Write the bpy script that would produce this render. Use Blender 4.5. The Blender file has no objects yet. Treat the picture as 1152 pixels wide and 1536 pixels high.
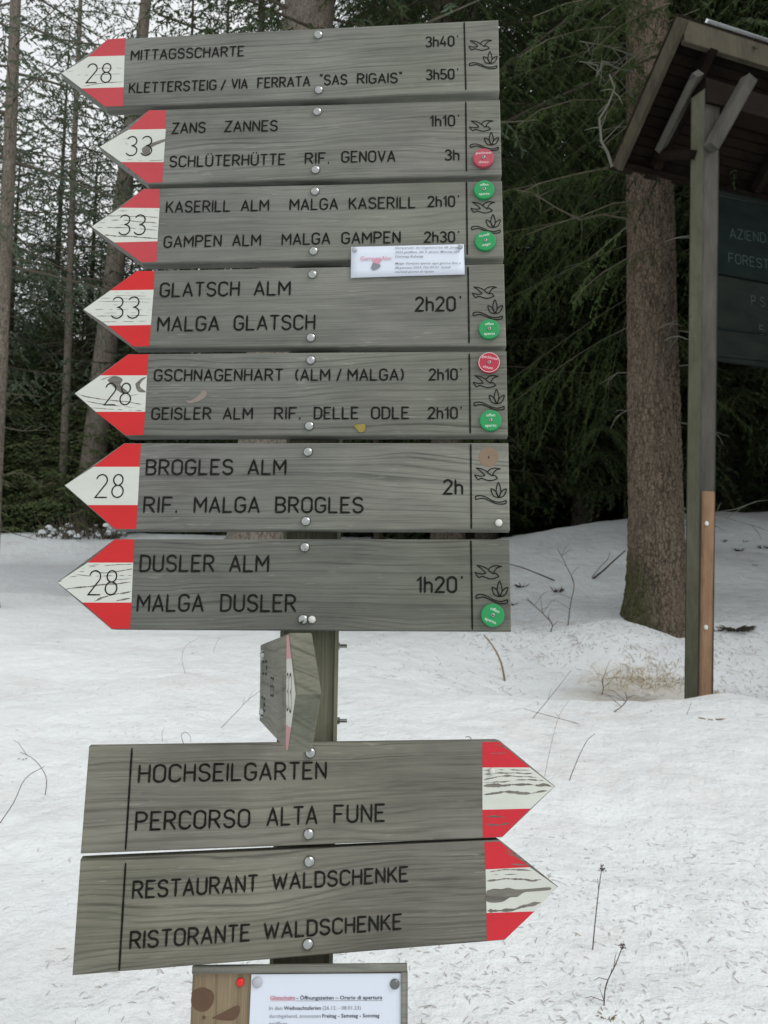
import bpy, math, random
import numpy as np
from mathutils import Vector, Matrix

scene = bpy.context.scene
COL = scene.collection
R = math.radians
# ------------------------------------------------------------------ camera, sky, sun, exposure
PITCH = R(7.0)
FPX = 1160.0
CAM = Vector((0, 0, 1.6))
cam_d = bpy.data.cameras.new('camera')
cam = bpy.data.objects.new('camera', cam_d)
COL.objects.link(cam)
cam.location = CAM
cam.rotation_euler = (R(90) + PITCH, 0, 0)
cam_d.sensor_width = 36
cam_d.sensor_fit = 'AUTO'
cam_d.lens = FPX / 1536 * 36
cam_d.clip_start = 0.02
cam_d.clip_end = 2000
cam_d.dof.use_dof = True
cam_d.dof.focus_distance = 1.25
cam_d.dof.aperture_fstop = 11
scene.camera = cam

CLOUD = 9.6
world = bpy.data.worlds.new('World')
scene.world = world
world.use_nodes = True
wn = world.node_tree.nodes
wl = world.node_tree.links
for n in list(wn): wn.remove(n)
sky = wn.new('ShaderNodeTexSky')
sky.sky_type = 'NISHITA'
sky.sun_disc = False
SUN_EL, SUN_ROT = R(45), R(120)
sky.sun_elevation = SUN_EL
sky.sun_rotation = SUN_ROT
sky.air_density = 1.0
sky.dust_density = 6.0
sky.ozone_density = 1.0
hs = wn.new('ShaderNodeHueSaturation')
hs.inputs['Saturation'].default_value = 0.22
bg = wn.new('ShaderNodeBackground')
bg.inputs['Strength'].default_value = 0.10
wo = wn.new('ShaderNodeOutputWorld')
wl.new(sky.outputs[0], hs.inputs['Color'])
# closed overcast layer over the clear sky: soft white cloud with faint structure
wtc = wn.new('ShaderNodeTexCoord'); wnz = wn.new('ShaderNodeTexNoise')
wnz.inputs['Scale'].default_value = 2.2; wnz.inputs['Detail'].default_value = 4
wl.new(wtc.outputs['Generated'], wnz.inputs['Vector'])
wrp = wn.new('ShaderNodeValToRGB')
wrp.color_ramp.elements[0].position = .3; wrp.color_ramp.elements[0].color = (.84, .87, .90, 1)
wrp.color_ramp.elements[1].position = .75; wrp.color_ramp.elements[1].color = (.97, .99, 1.0, 1)
wl.new(wnz.outputs[0], wrp.inputs[0])
wsc = wn.new('ShaderNodeVectorMath'); wsc.operation = 'SCALE'; wsc.inputs['Scale'].default_value = CLOUD
wl.new(wrp.outputs[0], wsc.inputs[0])
wmx = wn.new('ShaderNodeMix'); wmx.data_type = 'RGBA'; wmx.inputs[0].default_value = .88
wl.new(hs.outputs[0], wmx.inputs[6]); wl.new(wsc.outputs[0], wmx.inputs[7])
wl.new(wmx.outputs[2], bg.inputs['Color'])
wl.new(bg.outputs[0], wo.inputs['Surface'])

sd = bpy.data.lights.new('sun', 'SUN')
sd.energy = 1.0
sd.angle = R(25)
sd.color = (1.0, 0.97, 0.93)
sun = bpy.data.objects.new('sun', sd)
COL.objects.link(sun)
# direction towards the sun: azimuth measured like the sky texture (rotation from +Y towards +X)
sdir = Vector((math.sin(SUN_ROT) * math.cos(SUN_EL), math.cos(SUN_ROT) * math.cos(SUN_EL), math.sin(SUN_EL)))
sun.rotation_euler = sdir.to_track_quat('Z', 'Y').to_euler()

vs = scene.view_settings
vs.view_transform = 'Standard'
vs.look = 'None'
vs.exposure = 0.17
vs.gamma = 1
vs.use_curve_mapping = False
scene.cycles.max_bounces = 6
scene.cycles.diffuse_bounces = 3
scene.cycles.use_denoising = True

# ------------------------------------------------------------------ helpers
FWD = Vector((0, math.cos(PITCH), math.sin(PITCH)))
UP = Vector((0, -math.sin(PITCH), math.cos(PITCH)))
RT = Vector((1, 0, 0))

def ray(px, py):
    return RT * ((px - 576) / FPX) + UP * ((768 - py) / FPX) + FWD
def at(px, py, d):
    return CAM + ray(px, py) * d
def camvec(x, y, z):
    return (RT * x + UP * y + FWD * z).normalized()
def on_plane(px, py, p0, n):
    r = ray(px, py)
    return CAM + r * ((p0 - CAM).dot(n) / r.dot(n))

def mesh_from(name, verts, faces, mats=None, parent=None, smooth=False, matrix=None, mat_idx=None):
    me = bpy.data.meshes.new(name)
    me.from_pydata([tuple(v) for v in verts], [], [tuple(f) for f in faces])
    return link_mesh(name, me, mats, parent, smooth, matrix, mat_idx)

def link_mesh(name, me, mats=None, parent=None, smooth=False, matrix=None, mat_idx=None):
    if mats is not None:
        for m in (mats if isinstance(mats, (list, tuple)) else [mats]):
            me.materials.append(m)
    if smooth:
        me.polygons.foreach_set('use_smooth', [True] * len(me.polygons))
    if mat_idx is not None:
        me.polygons.foreach_set('material_index', mat_idx)
    me.update()
    o = bpy.data.objects.new(name, me)
    COL.objects.link(o)
    if parent is not None:
        o.parent = parent
    if matrix is not None:
        o.matrix_local = matrix
    return o

def np_mesh(name, v, f, mats=None, parent=None, smooth=False):
    """v (N,3) float, f (M,3 or 4) int -> object"""
    me = bpy.data.meshes.new(name)
    k = f.shape[1]
    me.vertices.add(len(v)); me.vertices.foreach_set('co', v.astype(np.float32).ravel())
    me.loops.add(f.size); me.loops.foreach_set('vertex_index', f.astype(np.int32).ravel())
    me.polygons.add(len(f))
    me.polygons.foreach_set('loop_start', np.arange(0, f.size, k, dtype=np.int32))
    me.polygons.foreach_set('loop_total', np.full(len(f), k, dtype=np.int32))
    if smooth:
        me.polygons.foreach_set('use_smooth', np.ones(len(f), dtype=bool))
    me.update(calc_edges=True)
    if mats is not None:
        for m in (mats if isinstance(mats, (list, tuple)) else [mats]):
            me.materials.append(m)
    if name is None:
        return me
    o = bpy.data.objects.new(name, me)
    COL.objects.link(o)
    if parent is not None: o.parent = parent
    return o

def thing(name, label, cat, matrix=None, group=None):
    o = bpy.data.objects.new(name, None)
    o.empty_display_size = 0.05
    COL.objects.link(o)
    if matrix is not None: o.matrix_world = matrix
    tag(o, label, cat, group)
    return o
def tag(o, label=None, cat=None, group=None, kind=None):
    if label: o['label'] = label
    if cat: o['category'] = cat
    if group: o['group'] = group
    if kind: o['kind'] = kind
    return o

def bevel_prism(poly, y0, y1, bev):
    """poly: 2-D (x,z) counter-clockwise seen from -y; front at y0 (towards camera), back y1. Returns verts, faces with bevelled front/back rim"""
    n = len(poly)
    P = [Vector((p[0], p[1])) for p in poly]
    area = sum(P[i].x * P[(i + 1) % n].y - P[(i + 1) % n].x * P[i].y for i in range(n))
    if area < 0: P = P[::-1]
    ins = []
    for i in range(n):
        a, b, c = P[i - 1], P[i], P[(i + 1) % n]
        d1 = (b - a).normalized(); d2 = (c - b).normalized()
        n1 = Vector((-d1.y, d1.x)); n2 = Vector((-d2.y, d2.x))
        m = (n1 + n2); m = m / max(m.dot(n1), 0.3)
        ins.append(b + m * bev)
    V = []
    for p in ins: V.append((p.x, y0, p.y))
    for p in P: V.append((p.x, y0 + bev, p.y))
    for p in P: V.append((p.x, y1 - bev, p.y))
    for p in ins: V.append((p.x, y1, p.y))
    F = [tuple(range(n)), tuple(3 * n + i for i in range(n))[::-1]]
    for k in range(3):
        for i in range(n):
            j = (i + 1) % n
            F.append((k * n + i, (k + 1) * n + i, (k + 1) * n + j, k * n + j))
    return V, F

def frame_mat(o, ex, ey, ez):
    m = Matrix.Identity(4)
    for i, a in enumerate((ex, ey, ez)):
        m[0][i], m[1][i], m[2][i] = a
    m.translation = o
    return m

def tube(pts, radii, sides=6, caps=True, twist=0.0):
    V, F = [], []
    pts = [Vector(p) for p in pts]
    n = len(pts)
    prev = None
    for i, p in enumerate(pts):
        d = (pts[min(i + 1, n - 1)] - pts[max(i - 1, 0)]).normalized()
        if prev is None:
            a = d.orthogonal().normalized()
        else:
            a = (prev - d * prev.dot(d))
            a = a.normalized() if a.length > 1e-6 else d.orthogonal().normalized()
        prev = a
        b = d.cross(a)
        r = radii[i] if hasattr(radii, '__len__') else radii
        for k in range(sides):
            t = 2 * math.pi * k / sides + twist
            V.append(p + (a * math.cos(t) + b * math.sin(t)) * r)
    for i in range(n - 1):
        for k in range(sides):
            k2 = (k + 1) % sides
            F.append((i * sides + k, i * sides + k2, (i + 1) * sides + k2, (i + 1) * sides + k))
    if caps:
        F.append(tuple(range(sides))[::-1])
        F.append(tuple((n - 1) * sides + k for k in range(sides)))
    return V, F

class MB:
    def __init__(s): s.V = []; s.F = []
    def add(s, vf):
        o = len(s.V); s.V += [tuple(v) for v in vf[0]]; s.F += [tuple(i + o for i in f) for f in vf[1]]
    def build(s, name, mat, parent=None, smooth=False):
        return mesh_from(name, s.V, s.F, mat, parent, smooth)

def beam(p0, p1, w, h, side=None, bev=0.004):
    """box from p0 to p1; w along 'side' (approx), h across"""
    p0, p1 = Vector(p0), Vector(p1)
    d = (p1 - p0).normalized()
    side = Vector(side if side is not None else (1, 0, 0))
    a = (side - d * side.dot(d)).normalized()
    b = d.cross(a)
    sec = []
    for (sx, sy) in ((-1, -1), (1, -1), (1, 1), (-1, 1)):
        for (u, v) in (((w / 2) * sx - bev * sx, (h / 2) * sy), ((w / 2) * sx, (h / 2) * sy - bev * sy)) if sx * sy > 0 else (((w / 2) * sx, (h / 2) * sy - bev * sy), ((w / 2) * sx - bev * sx, (h / 2) * sy)):
            sec.append((u, v))
    n = len(sec)
    V = [p0 + a * u + b * v for u, v in sec] + [p1 + a * u + b * v for u, v in sec]
    F = [(i, (i + 1) % n, n + (i + 1) % n, n + i) for i in range(n)]
    F.append(tuple(range(n))[::-1]); F.append(tuple(range(n, 2 * n)))
    return V, F

# ---- value noise (numpy)
def _hash(ix, iy, s):
    h = (ix * 374761393 + iy * 668265263 + s * 982451653) & 0xffffffff
    h = ((h ^ (h >> 13)) * 1274126177) & 0xffffffff
    return ((h ^ (h >> 16)) & 0xffff) / 65535.0
def vnoise(x, y, s=0):
    x = np.asarray(x, dtype=np.float64); y = np.asarray(y, dtype=np.float64)
    ix = np.floor(x).astype(np.int64); iy = np.floor(y).astype(np.int64)
    fx = x - ix; fy = y - iy
    fx = fx * fx * (3 - 2 * fx); fy = fy * fy * (3 - 2 * fy)
    a = _hash(ix, iy, s); b = _hash(ix + 1, iy, s); c = _hash(ix, iy + 1, s); d = _hash(ix + 1, iy + 1, s)
    return (a + (b - a) * fx) * (1 - fy) + (c + (d - c) * fx) * fy - 0.5
def fnoise(x, y, s=0, o=4):
    r = 0; a = 1.0; t = 0
    for k in range(o):
        r = r + vnoise(np.asarray(x) * 2 ** k, np.asarray(y) * 2 ** k, s + k) * a
        t += a; a *= .5
    return r

# ------------------------------------------------------------------ materials
def new_mat(name):
    m = bpy.data.materials.new(name); m.use_nodes = True
    nt = m.node_tree
    for n in list(nt.nodes): nt.nodes.remove(n)
    out = nt.nodes.new('ShaderNodeOutputMaterial')
    p = nt.nodes.new('ShaderNodeBsdfPrincipled')
    nt.links.new(p.outputs[0], out.inputs['Surface'])
    return m, nt, p
class G:
    def __init__(s, nt): s.nt = nt
    def n(s, t, **kw):
        n = s.nt.nodes.new(t)
        for k, v in kw.items(): setattr(n, k, v)
        return n
    def l(s, a, b): s.nt.links.new(a, b)
    def setin(s, sock, v):
        if isinstance(v, bpy.types.NodeSocket): s.l(v, sock)
        elif v is not None: sock.default_value = v
    def coord(s, kind='Object', scale=(1, 1, 1), loc=(0, 0, 0)):
        tc = s.n('ShaderNodeTexCoord'); mp = s.n('ShaderNodeMapping')
        s.l(tc.outputs[kind], mp.inputs[0])
        mp.inputs['Scale'].default_value = scale
        mp.inputs['Location'].default_value = loc
        return mp.outputs[0]
    def noise(s, vec, scale, detail=4, rough=.55, dist=0.0, out=0):
        n = s.n('ShaderNodeTexNoise')
        s.l(vec, n.inputs['Vector'])
        n.inputs['Scale'].default_value = scale; n.inputs['Detail'].default_value = detail
        n.inputs['Roughness'].default_value = rough; n.inputs['Distortion'].default_value = dist
        return n.outputs[out]
    def math(s, op, a, b=None, c=None, clamp=False):
        n = s.n('ShaderNodeMath', operation=op, use_clamp=clamp)
        s.setin(n.inputs[0], a)
        if b is not None: s.setin(n.inputs[1], b)
        if c is not None: s.setin(n.inputs[2], c)
        return n.outputs[0]
    def ramp(s, fac, stops, interp='LINEAR'):
        n = s.n('ShaderNodeValToRGB'); s.l(fac, n.inputs[0])
        cr = n.color_ramp; cr.interpolation = interp
        while len(cr.elements) < len(stops): cr.elements.new(.5)
        for e, (p, c) in zip(cr.elements, stops):
            e.position = p
            e.color = (c, c, c, 1) if not hasattr(c, '__len__') else (*c, 1)
        return n.outputs[0]
    def mix(s, f, a, b, blend='MIX'):
        n = s.n('ShaderNodeMix', data_type='RGBA', blend_type=blend)
        s.setin(n.inputs[0], f)
        for i, v in ((6, a), (7, b)):
            if isinstance(v, bpy.types.NodeSocket): s.l(v, n.inputs[i])
            else: n.inputs[i].default_value = (*v, 1)
        return n.outputs[2]
    def bump(s, h, strength=.3, dist=.01):
        n = s.n('ShaderNodeBump'); s.l(h, n.inputs['Height'])
        n.inputs['Strength'].default_value = strength; n.inputs['Distance'].default_value = dist
        return n.outputs[0]

def plain(name, col, rough=.6, metal=0.0, var=0.0, vscale=8):
    m, nt, p = new_mat(name); g = G(nt)
    if var > 0:
        nz = g.noise(g.coord(), vscale, 4)
        f = g.math('MULTIPLY_ADD', nz, 2 * var, 1 - var)
        c = g.mix(1.0, col, g.ramp(f, [(0, 0.0), (1, 1.0)]), 'MULTIPLY')
        g.l(c, p.inputs['Base Color'])
    else:
        p.inputs['Base Color'].default_value = (*col, 1)
    p.inputs['Roughness'].default_value = rough
    p.inputs['Metallic'].default_value = metal
    return m

def wood_nodes(g, seed, dark, light, ringf=26, axis='X', warp=.05, streak=.5, cath=None, ringk=1.0):
    """weathered planed softwood: growth rings (cathedrals), fine fibres, pale scratches. grain along local X (or Z)."""
    off = (seed * 3.17, seed * 1.31, seed * 2.23)
    def sc(a, b, c): return (a, b, c) if axis == 'X' else (c, b, a)
    v = g.coord('Object', (1, 1, 1), off)
    # slow warp of the ring coordinate
    vw = g.coord('Object', sc(2.6, 2, 7), off)
    w = g.noise(vw, 1.0, 2, .45)
    sep = g.n('ShaderNodeSeparateXYZ'); g.l(v, sep.inputs[0])
    zc = sep.outputs['Z' if axis == 'X' else 'X']
    yc = sep.outputs['Y']
    if cath is None: cath = (random.Random(seed * 7).uniform(-.5, .5), random.Random(seed * 5).choice((-.13, .12, .02, -.03)), random.Random(seed * 3).uniform(8, 13))
    sep0 = g.n('ShaderNodeSeparateXYZ'); g.l(g.coord('Object'), sep0.inputs[0])
    xa = sep0.outputs['X' if axis == 'X' else 'Z']; za_ = sep0.outputs['Z' if axis == 'X' else 'X']
    u_ = g.math('DIVIDE', g.math('SUBTRACT', xa, cath[0]), cath[2]); v_ = g.math('ADD', g.math('SUBTRACT', za_, cath[1]), g.math('MULTIPLY', yc, .5))
    rad_ = g.math('SQRT', g.math('ADD', g.math('MULTIPLY', u_, u_), g.math('MULTIPLY', v_, v_)))
    w2 = g.noise(g.coord('Object', sc(7, 8, 22), off), 1.0, 3, .5)
    q = g.math('ADD', g.math('ADD', rad_, g.math('MULTIPLY', w, warp * 1.15)), g.math('MULTIPLY', w2, .010))
    # years of uneven growth: spacing and darkness change from ring to ring
    cmb = g.n('ShaderNodeCombineXYZ'); g.l(q, cmb.inputs[0]); cmb.inputs[1].default_value = seed * 1.7
    yr = g.noise(cmb.outputs[0], 38, 2, .5)
    yr2 = g.noise(cmb.outputs[0], 110, 2, .6)
    q = g.math('ADD', q, g.math('MULTIPLY', yr, .05))
    s_ = g.math('SINE', g.math('MULTIPLY', q, 6.28 * ringf * 3.6))
    ring = g.math('POWER', g.math('MULTIPLY_ADD', s_, .5, .5), 3.0)
    ring = g.math('MULTIPLY', ring, g.ramp(yr2, [(.35, .1), (.65, 1.0)]))
    ring = g.math('MULTIPLY', ring, g.ramp(g.noise(g.coord('Object', sc(4, 4, 9), off), 1.0, 3), [(.35, .4), (.6, 1.0)]))
    fib = g.noise(g.coord('Object', sc(6, 80, 420), off), 1.0, 5, .6)
    fib2 = g.noise(g.coord('Object', sc(14, 200, 900), off), 1.0, 3, .6)
    blotch = g.noise(g.coord('Object', sc(3, 6, 9), off), 1.0, 4, .6)
    mpr = g.n('ShaderNodeMapping'); g.l(g.coord('Object'), mpr.inputs[0]); mpr.inputs['Rotation'].default_value = (0, R(-7) if axis == 'X' else 0, 0); mpr.inputs['Scale'].default_value = sc(26, 60, 300); mpr.inputs['Location'].default_value = (off[0] + 7, off[1], off[2])
    scr = g.ramp(g.noise(mpr.outputs[0], 1.0, 3, .5), [(.635, 0.0), (.69, 1.0)])
    scr = g.math('MULTIPLY', scr, g.ramp(g.noise(g.coord('Object', sc(5, 5, 12), off), 1.0, 2), [(.45, .1), (.6, 1.0)]))
    f = g.math('ADD', g.math('MULTIPLY', ring, -.27 * ringk), g.math('MULTIPLY', fib, .46))
    f = g.math('ADD', f, g.math('MULTIPLY', blotch, .75))
    f = g.math('ADD', f, g.math('MULTIPLY', fib2, .25))
    col = g.ramp(f, [(.34, dark), (.90, light)])
    pale = tuple(min(1, c * 1.38) for c in light)
    col = g.mix(g.math('MULTIPLY', scr, streak), col, pale)
    h = g.math('ADD', g.math('ADD', g.math('MULTIPLY', fib, .6), g.math('MULTIPLY', ring, -.25)), g.math('MULTIPLY', fib2, .3))
    return col, h, fib, ring, w, q

def wood(name, seed, dark, light, rough=.8, axis='X', warp=.05, moss=0.0, bump=.35, ringf=26, streak=.5, bdist=.003, tint=None, cath=None, ringk=1.0, drift=1.0, spec=.25):
    m, nt, p = new_mat(name); g = G(nt)
    col, h, fib, ring, w, q = wood_nodes(g, seed, dark, light, ringf, axis, warp, streak, cath, ringk)
    if moss > 0:
        mm = g.noise(g.coord('Object', (1, 1, 1), (seed, 0, 5)), 9, 5, .65)
        mk = g.ramp(mm, [(.62 - moss * .3, 0.0), (.72 - moss * .2, 1.0)])
        col = g.mix(g.math('MULTIPLY', mk, .75), col, (.075, .085, .03))
    if tint:   # darker water stains and greener, paler drift towards the right end
        st = g.noise(g.coord('Object', (4, 4, 16), (seed, 8, 1)), 1.0, 5, .65)
        col = g.mix(g.ramp(st, [(.5, 0.0), (.75, .6)]), col, g.mix(1.0, col, (.62, .62, .66), 'MULTIPLY'))
        sx_p = g.n('ShaderNodeSeparateXYZ'); g.l(g.coord('Object'), sx_p.inputs[0])
        dr = g.math('ADD', g.math('MULTIPLY_ADD', sx_p.outputs['X'], 1.3 * drift, .25), g.math('MULTIPLY_ADD', g.noise(g.coord('Object', (3, 3, 6), (2, seed, 1)), 1.0, 3), 1.0, -.4), clamp=True)
        col = g.mix(dr, col, g.mix(1.0, col, (1.20, 1.195, 1.10), 'MULTIPLY'))
    if tint:   # large soft drift of tone across the piece
        t = g.noise(g.coord('Object', (2.2, 2, 2), (seed * 2, 3, 1)), 1.0, 2, .5)
        tk = g.ramp(t, [(.35, 0.0), (.65, 1.0)])
        col = g.mix(tk, col, g.mix(1.0, col, tint, 'MULTIPLY'))
    g.l(col, p.inputs['Base Color'])
    p.inputs['Roughness'].default_value = rough
    p.inputs['Specular IOR Level'].default_value = spec
    g.l(g.bump(h, bump, bdist), p.inputs['Normal'])
    return m

WD, WL_ = (.075, .075, .068), (.205, .205, .188)
def paint(name, seed, col, peel, wooddark=WD, woodlight=WL_, ringf=26, warp=.05, grey=0.0, fine=.5, along=4.0):
    """old paint on the board: worn to the wood along the grain. peel 0..1"""
    m, nt, p = new_mat(name); g = G(nt)
    wc, h, fib, ring, w, q = wood_nodes(g, seed, wooddark, woodlight, ringf, 'X', warp, .4)
    off = (seed * 3.17, seed * 1.31, seed * 2.23)
    ln = g.noise(g.coord('Object', (along, 20, 120), off), 1.0, 4, .6, dist=.5)   # cracks follow the grain
    br = g.noise(g.coord('Object', (16, 16, 30), off), 1.0, 4, .6)
    s_ = g.math('SINE', g.math('MULTIPLY', q, 6.28 * 80))
    s_ = g.math('MULTIPLY_ADD', s_, .5, .5)
    lines = g.math('ADD', g.math('MULTIPLY', s_, fine * .55), g.math('MULTIPLY', ln, .75))
    f = g.math('ADD', lines, g.math('MULTIPLY', br, .35))
    th = 1.20 - peel * .30
    mk = g.ramp(f, [(0, 0.0), (1, 1.0)])
    mk = g.math('MULTIPLY', g.math('SUBTRACT', f, th), 14, clamp=True)
    dirt = g.noise(g.coord('Object', (6, 6, 14), off), 1.0, 5, .65)
    pc = g.mix(g.ramp(dirt, [(.45, 0.0), (.8, .5)]), col, tuple(c * .72 for c in col))
    c = g.mix(mk, pc, tuple(x * .42 for x in woodlight) if True else wc)
    g.l(c, p.inputs['Base Color'])
    p.inputs['Roughness'].default_value = .55
    p.inputs['Specular IOR Level'].default_value = .3
    hh = g.math('ADD', g.math('MULTIPLY', h, .25), g.math('MULTIPLY', mk, -.8))
    g.l(g.bump(hh, .4, .0012), p.inputs['Normal'])
    return m

M = {}
# letters routed into the wood and blackened
m, nt, p = new_mat('routed_black'); g = G(nt)
nz = g.noise(g.coord(), 260, 3)
g.l(g.ramp(nz, [(.3, (.006, .006, .005)), (.8, (.03, .029, .025))]), p.inputs['Base Color'])
p.inputs['Roughness'].default_value = .9; p.inputs['Specular IOR Level'].default_value = .1
M['groove'] = m
M['steel'] = plain('galvanised_steel', (.40, .41, .40), .24, 1.0, .6, 200)
M['steel_dull'] = plain('dull_zinc', (.38, .38, .36), .45, 1.0, .2, 60)
M['cap'] = plain('white_plastic_cap', (.62, .62, .58), .45)
M['green'] = plain('green_plastic', (.008, .27, .075), .38, 0, .12, 30)
M['red_disc'] = plain('red_plastic', (.42, .02, .05), .38, 0, .12, 30)
M['red_faded'] = plain('faded_red_plastic', (.40, .055, .085), .5, 0, .15, 30)
M['disc_print'] = plain('white_print', (.55, .68, .56), .6)
M['disc_print_red'] = plain('pinkish_print', (.72, .50, .50), .6)
M['paper'] = plain('paper', (.66, .71, .80), .5, 0, .03, 20)
M['ink'] = plain('ink', (.06, .06, .075), .7)
M['ink_grey'] = plain('grey_ink', (.22, .23, .26), .7)
M['ink_red'] = plain('red_ink', (.52, .10, .14), .7)
M['ink_pink'] = plain('pink_ink', (.62, .28, .36), .7)
M['pin_red'] = plain('red_pin', (.7, .01, .01), .3)
M['pin_clear'] = plain('clear_pin', (.42, .44, .47), .25)
M['pin_grey'] = plain('grey_pin', (.16, .17, .16), .3, .6)
M['old_leaf'] = plain('old_leaf', (.26, .20, .035), .6, 0, .25, 60)
M['resin'] = plain('bare_wood_disc', (.215, .155, .105), .8, 0, .3, 70)
M['knot'] = plain('pale_scar', (.24, .20, .175), .8, 0, .3, 90)

# snow
m, nt, p = new_mat('snow'); g = G(nt)
big = g.noise(g.coord('Object', (1, 1, 1)), .9, 5, .6)
mid = g.noise(g.coord('Object', (1, 1, 1)), 7, 5, .6)
fin = g.noise(g.coord('Object', (1, 1, 1)), 60, 4, .7)
dirt = g.ramp(g.noise(g.coord('Object', (1, 1, 1), (4, 2, 0)), 1.7, 6, .7), [(.5, 0.0), (.8, 1.0)])
dirt2 = g.ramp(g.noise(g.coord('Object', (1, 1, 1), (1, 7, 0)), 28, 4, .75), [(.55, 0.0), (.8, 1.0)])
c = g.mix(g.math('MULTIPLY', dirt, .6), (.79, .82, .83), (.60, .57, .53))
c = g.mix(g.math('MULTIPLY', dirt2, .35), c, (.45, .42, .37))
# the swept track in the left distance: compacted, greyer
sep = g.n('ShaderNodeSeparateXYZ'); g.l(g.coord('Object'), sep.inputs[0])
edge = g.math('MULTIPLY_ADD', g.noise(g.coord('Object'), .6, 3), 1.2, -.6)
yy = g.math('ADD', sep.outputs['Y'], edge)
band = g.math('MULTIPLY', g.math('SUBTRACT', yy, 9.6), 1.6, clamp=True)
band = g.math('MULTIPLY', band, g.math('SUBTRACT', 14.6, yy), clamp=True)
lft = g.math('MULTIPLY', g.math('SUBTRACT', -0.5, sep.outputs['X']), .8, clamp=True)
c = g.mix(g.math('MULTIPLY', g.math('MULTIPLY', band, lft), .75), c, (.60, .62, .63))
# dead-grass yellowing of thin snow beside the shelter post
dx = g.math('MULTIPLY', g.math('SUBTRACT', sep.outputs['X'], 1.95), 1.5)
dy = g.math('MULTIPLY', g.math('SUBTRACT', sep.outputs['Y'], 6.05), 2.2)
rr = g.math('ADD', g.math('MULTIPLY', dx, dx), g.math('MULTIPLY', dy, dy))
gk = g.math('SUBTRACT', 1.0, rr, clamp=True)
gk = g.math('MULTIPLY', gk, g.ramp(mid, [(.3, .3), (.7, 1.0)]))
c = g.mix(g.math('MULTIPLY', gk, .75), c, (.42, .33, .19))
g.l(c, p.inputs['Base Color'])
p.inputs['Roughness'].default_value = .65
p.inputs['Specular IOR Level'].default_value = .2
hh = g.math('ADD', g.math('MULTIPLY', mid, 1.2), g.math('MULTIPLY', fin, .16))
g.l(g.bump(hh, .8, .04), p.inputs['Normal'])
M['snow'] = m
M['snow_clump'] = plain('snow_clump', (.8, .83, .84), .6, 0, .05, 20)

def bark(name, dark, light, moss=0.0, scale=1.0, bdist=.02):
    m, nt, p = new_mat(name); g = G(nt)
    a = g.noise(g.coord('Object', (1, 1, .28)), 26 * scale, 5, .7, dist=.4)
    b = g.noise(g.coord('Object', (1, 1, .6)), 90 * scale, 4, .7)
    c_ = g.noise(g.coord('Object'), 2.2, 4, .6)
    f = g.math('ADD', g.math('MULTIPLY', a, .8), g.math('MULTIPLY', b, .35))
    mv = g.n('ShaderNodeVectorMath', operation='ADD'); g.l(g.coord('Object', (1, 1, .45)), mv.inputs[0])
    nzc = g.n('ShaderNodeTexNoise'); g.l(g.coord('Object'), nzc.inputs['Vector']); nzc.inputs['Scale'].default_value = 14
    ms = g.n('ShaderNodeVectorMath', operation='SCALE'); g.l(nzc.outputs['Color'], ms.inputs[0]); ms.inputs['Scale'].default_value = .05; g.l(ms.outputs[0], mv.inputs[1])
    vo = g.n('ShaderNodeTexVoronoi', feature='DISTANCE_TO_EDGE'); g.l(mv.outputs[0], vo.inputs['Vector']); vo.inputs['Scale'].default_value = 34 * scale
    plates = g.ramp(vo.outputs['Distance'], [(0.0, 0.0), (.16, 1.0)])
    f = g.math('MULTIPLY_ADD', plates, .22, g.math('SUBTRACT', f, .12))
    col = g.ramp(f, [(.38, dark), (.80, light)])
    col = g.mix(g.ramp(c_, [(.4, 0.0), (.7, .55)]), col, tuple(x * .7 for x in light))
    lich = g.ramp(g.noise(g.coord('Object', (1, 1, 1), (3, 1, 2)), 42, 3, .6), [(.64, 0.0), (.72, 1.0)])
    col = g.mix(g.math('MULTIPLY', lich, .5), col, (.26, .27, .23))
    if moss > 0:
        sp = g.n('ShaderNodeSeparateXYZ'); g.l(g.coord('Object'), sp.inputs[0])
        low = g.math('SUBTRACT', 1.0, g.math('DIVIDE', sp.outputs['Z'], moss), clamp=True)
        mk = g.math('MULTIPLY', low, g.ramp(g.noise(g.coord('Object'), 7, 5, .7), [(.35, 0.0), (.55, 1.0)]), clamp=True)
        lf = g.math('MULTIPLY_ADD', sp.outputs['X'], -5.0, -.15, clamp=True)
        mk = g.math('MULTIPLY', g.math('MULTIPLY', mk, 2.2, clamp=True), lf)
        col = g.mix(g.math('MULTIPLY', mk, .7), col, (.045, .055, .018))
    g.l(col, p.inputs['Base Color'])
    p.inputs['Roughness'].default_value = .95
    p.inputs['Specular IOR Level'].default_value = .1
    g.l(g.bump(f, .9, bdist), p.inputs['Normal'])
    return m
M['bark_red'] = bark('spruce_bark', (.028, .021, .015), (.250, .198, .150), moss=.8, bdist=.03)
M['bark'] = bark('grey_spruce_bark', (.07, .06, .046), (.27, .235, .195))
M['bark_dark'] = bark('dark_spruce_bark', (.03, .024, .018), (.12, .10, .08))
M['twig'] = plain('dead_twig', (.10, .085, .06), .9, 0, .3, 20)
M['twig_pale'] = plain('lichen_twig', (.15, .15, .12), .9, 0, .3, 20)
M['stalk'] = plain('dry_stalk', (.085, .06, .05), .9, 0, .3, 40)
M['straw'] = plain('straw', (.40, .31, .15), .8, 0, .25, 20)
M['straw_dark'] = plain('brown_stick', (.23, .16, .085), .8, 0, .3, 30)
M['litter'] = plain('fallen_needles', (.42, .39, .36), .9, 0, .35, 14)

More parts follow.
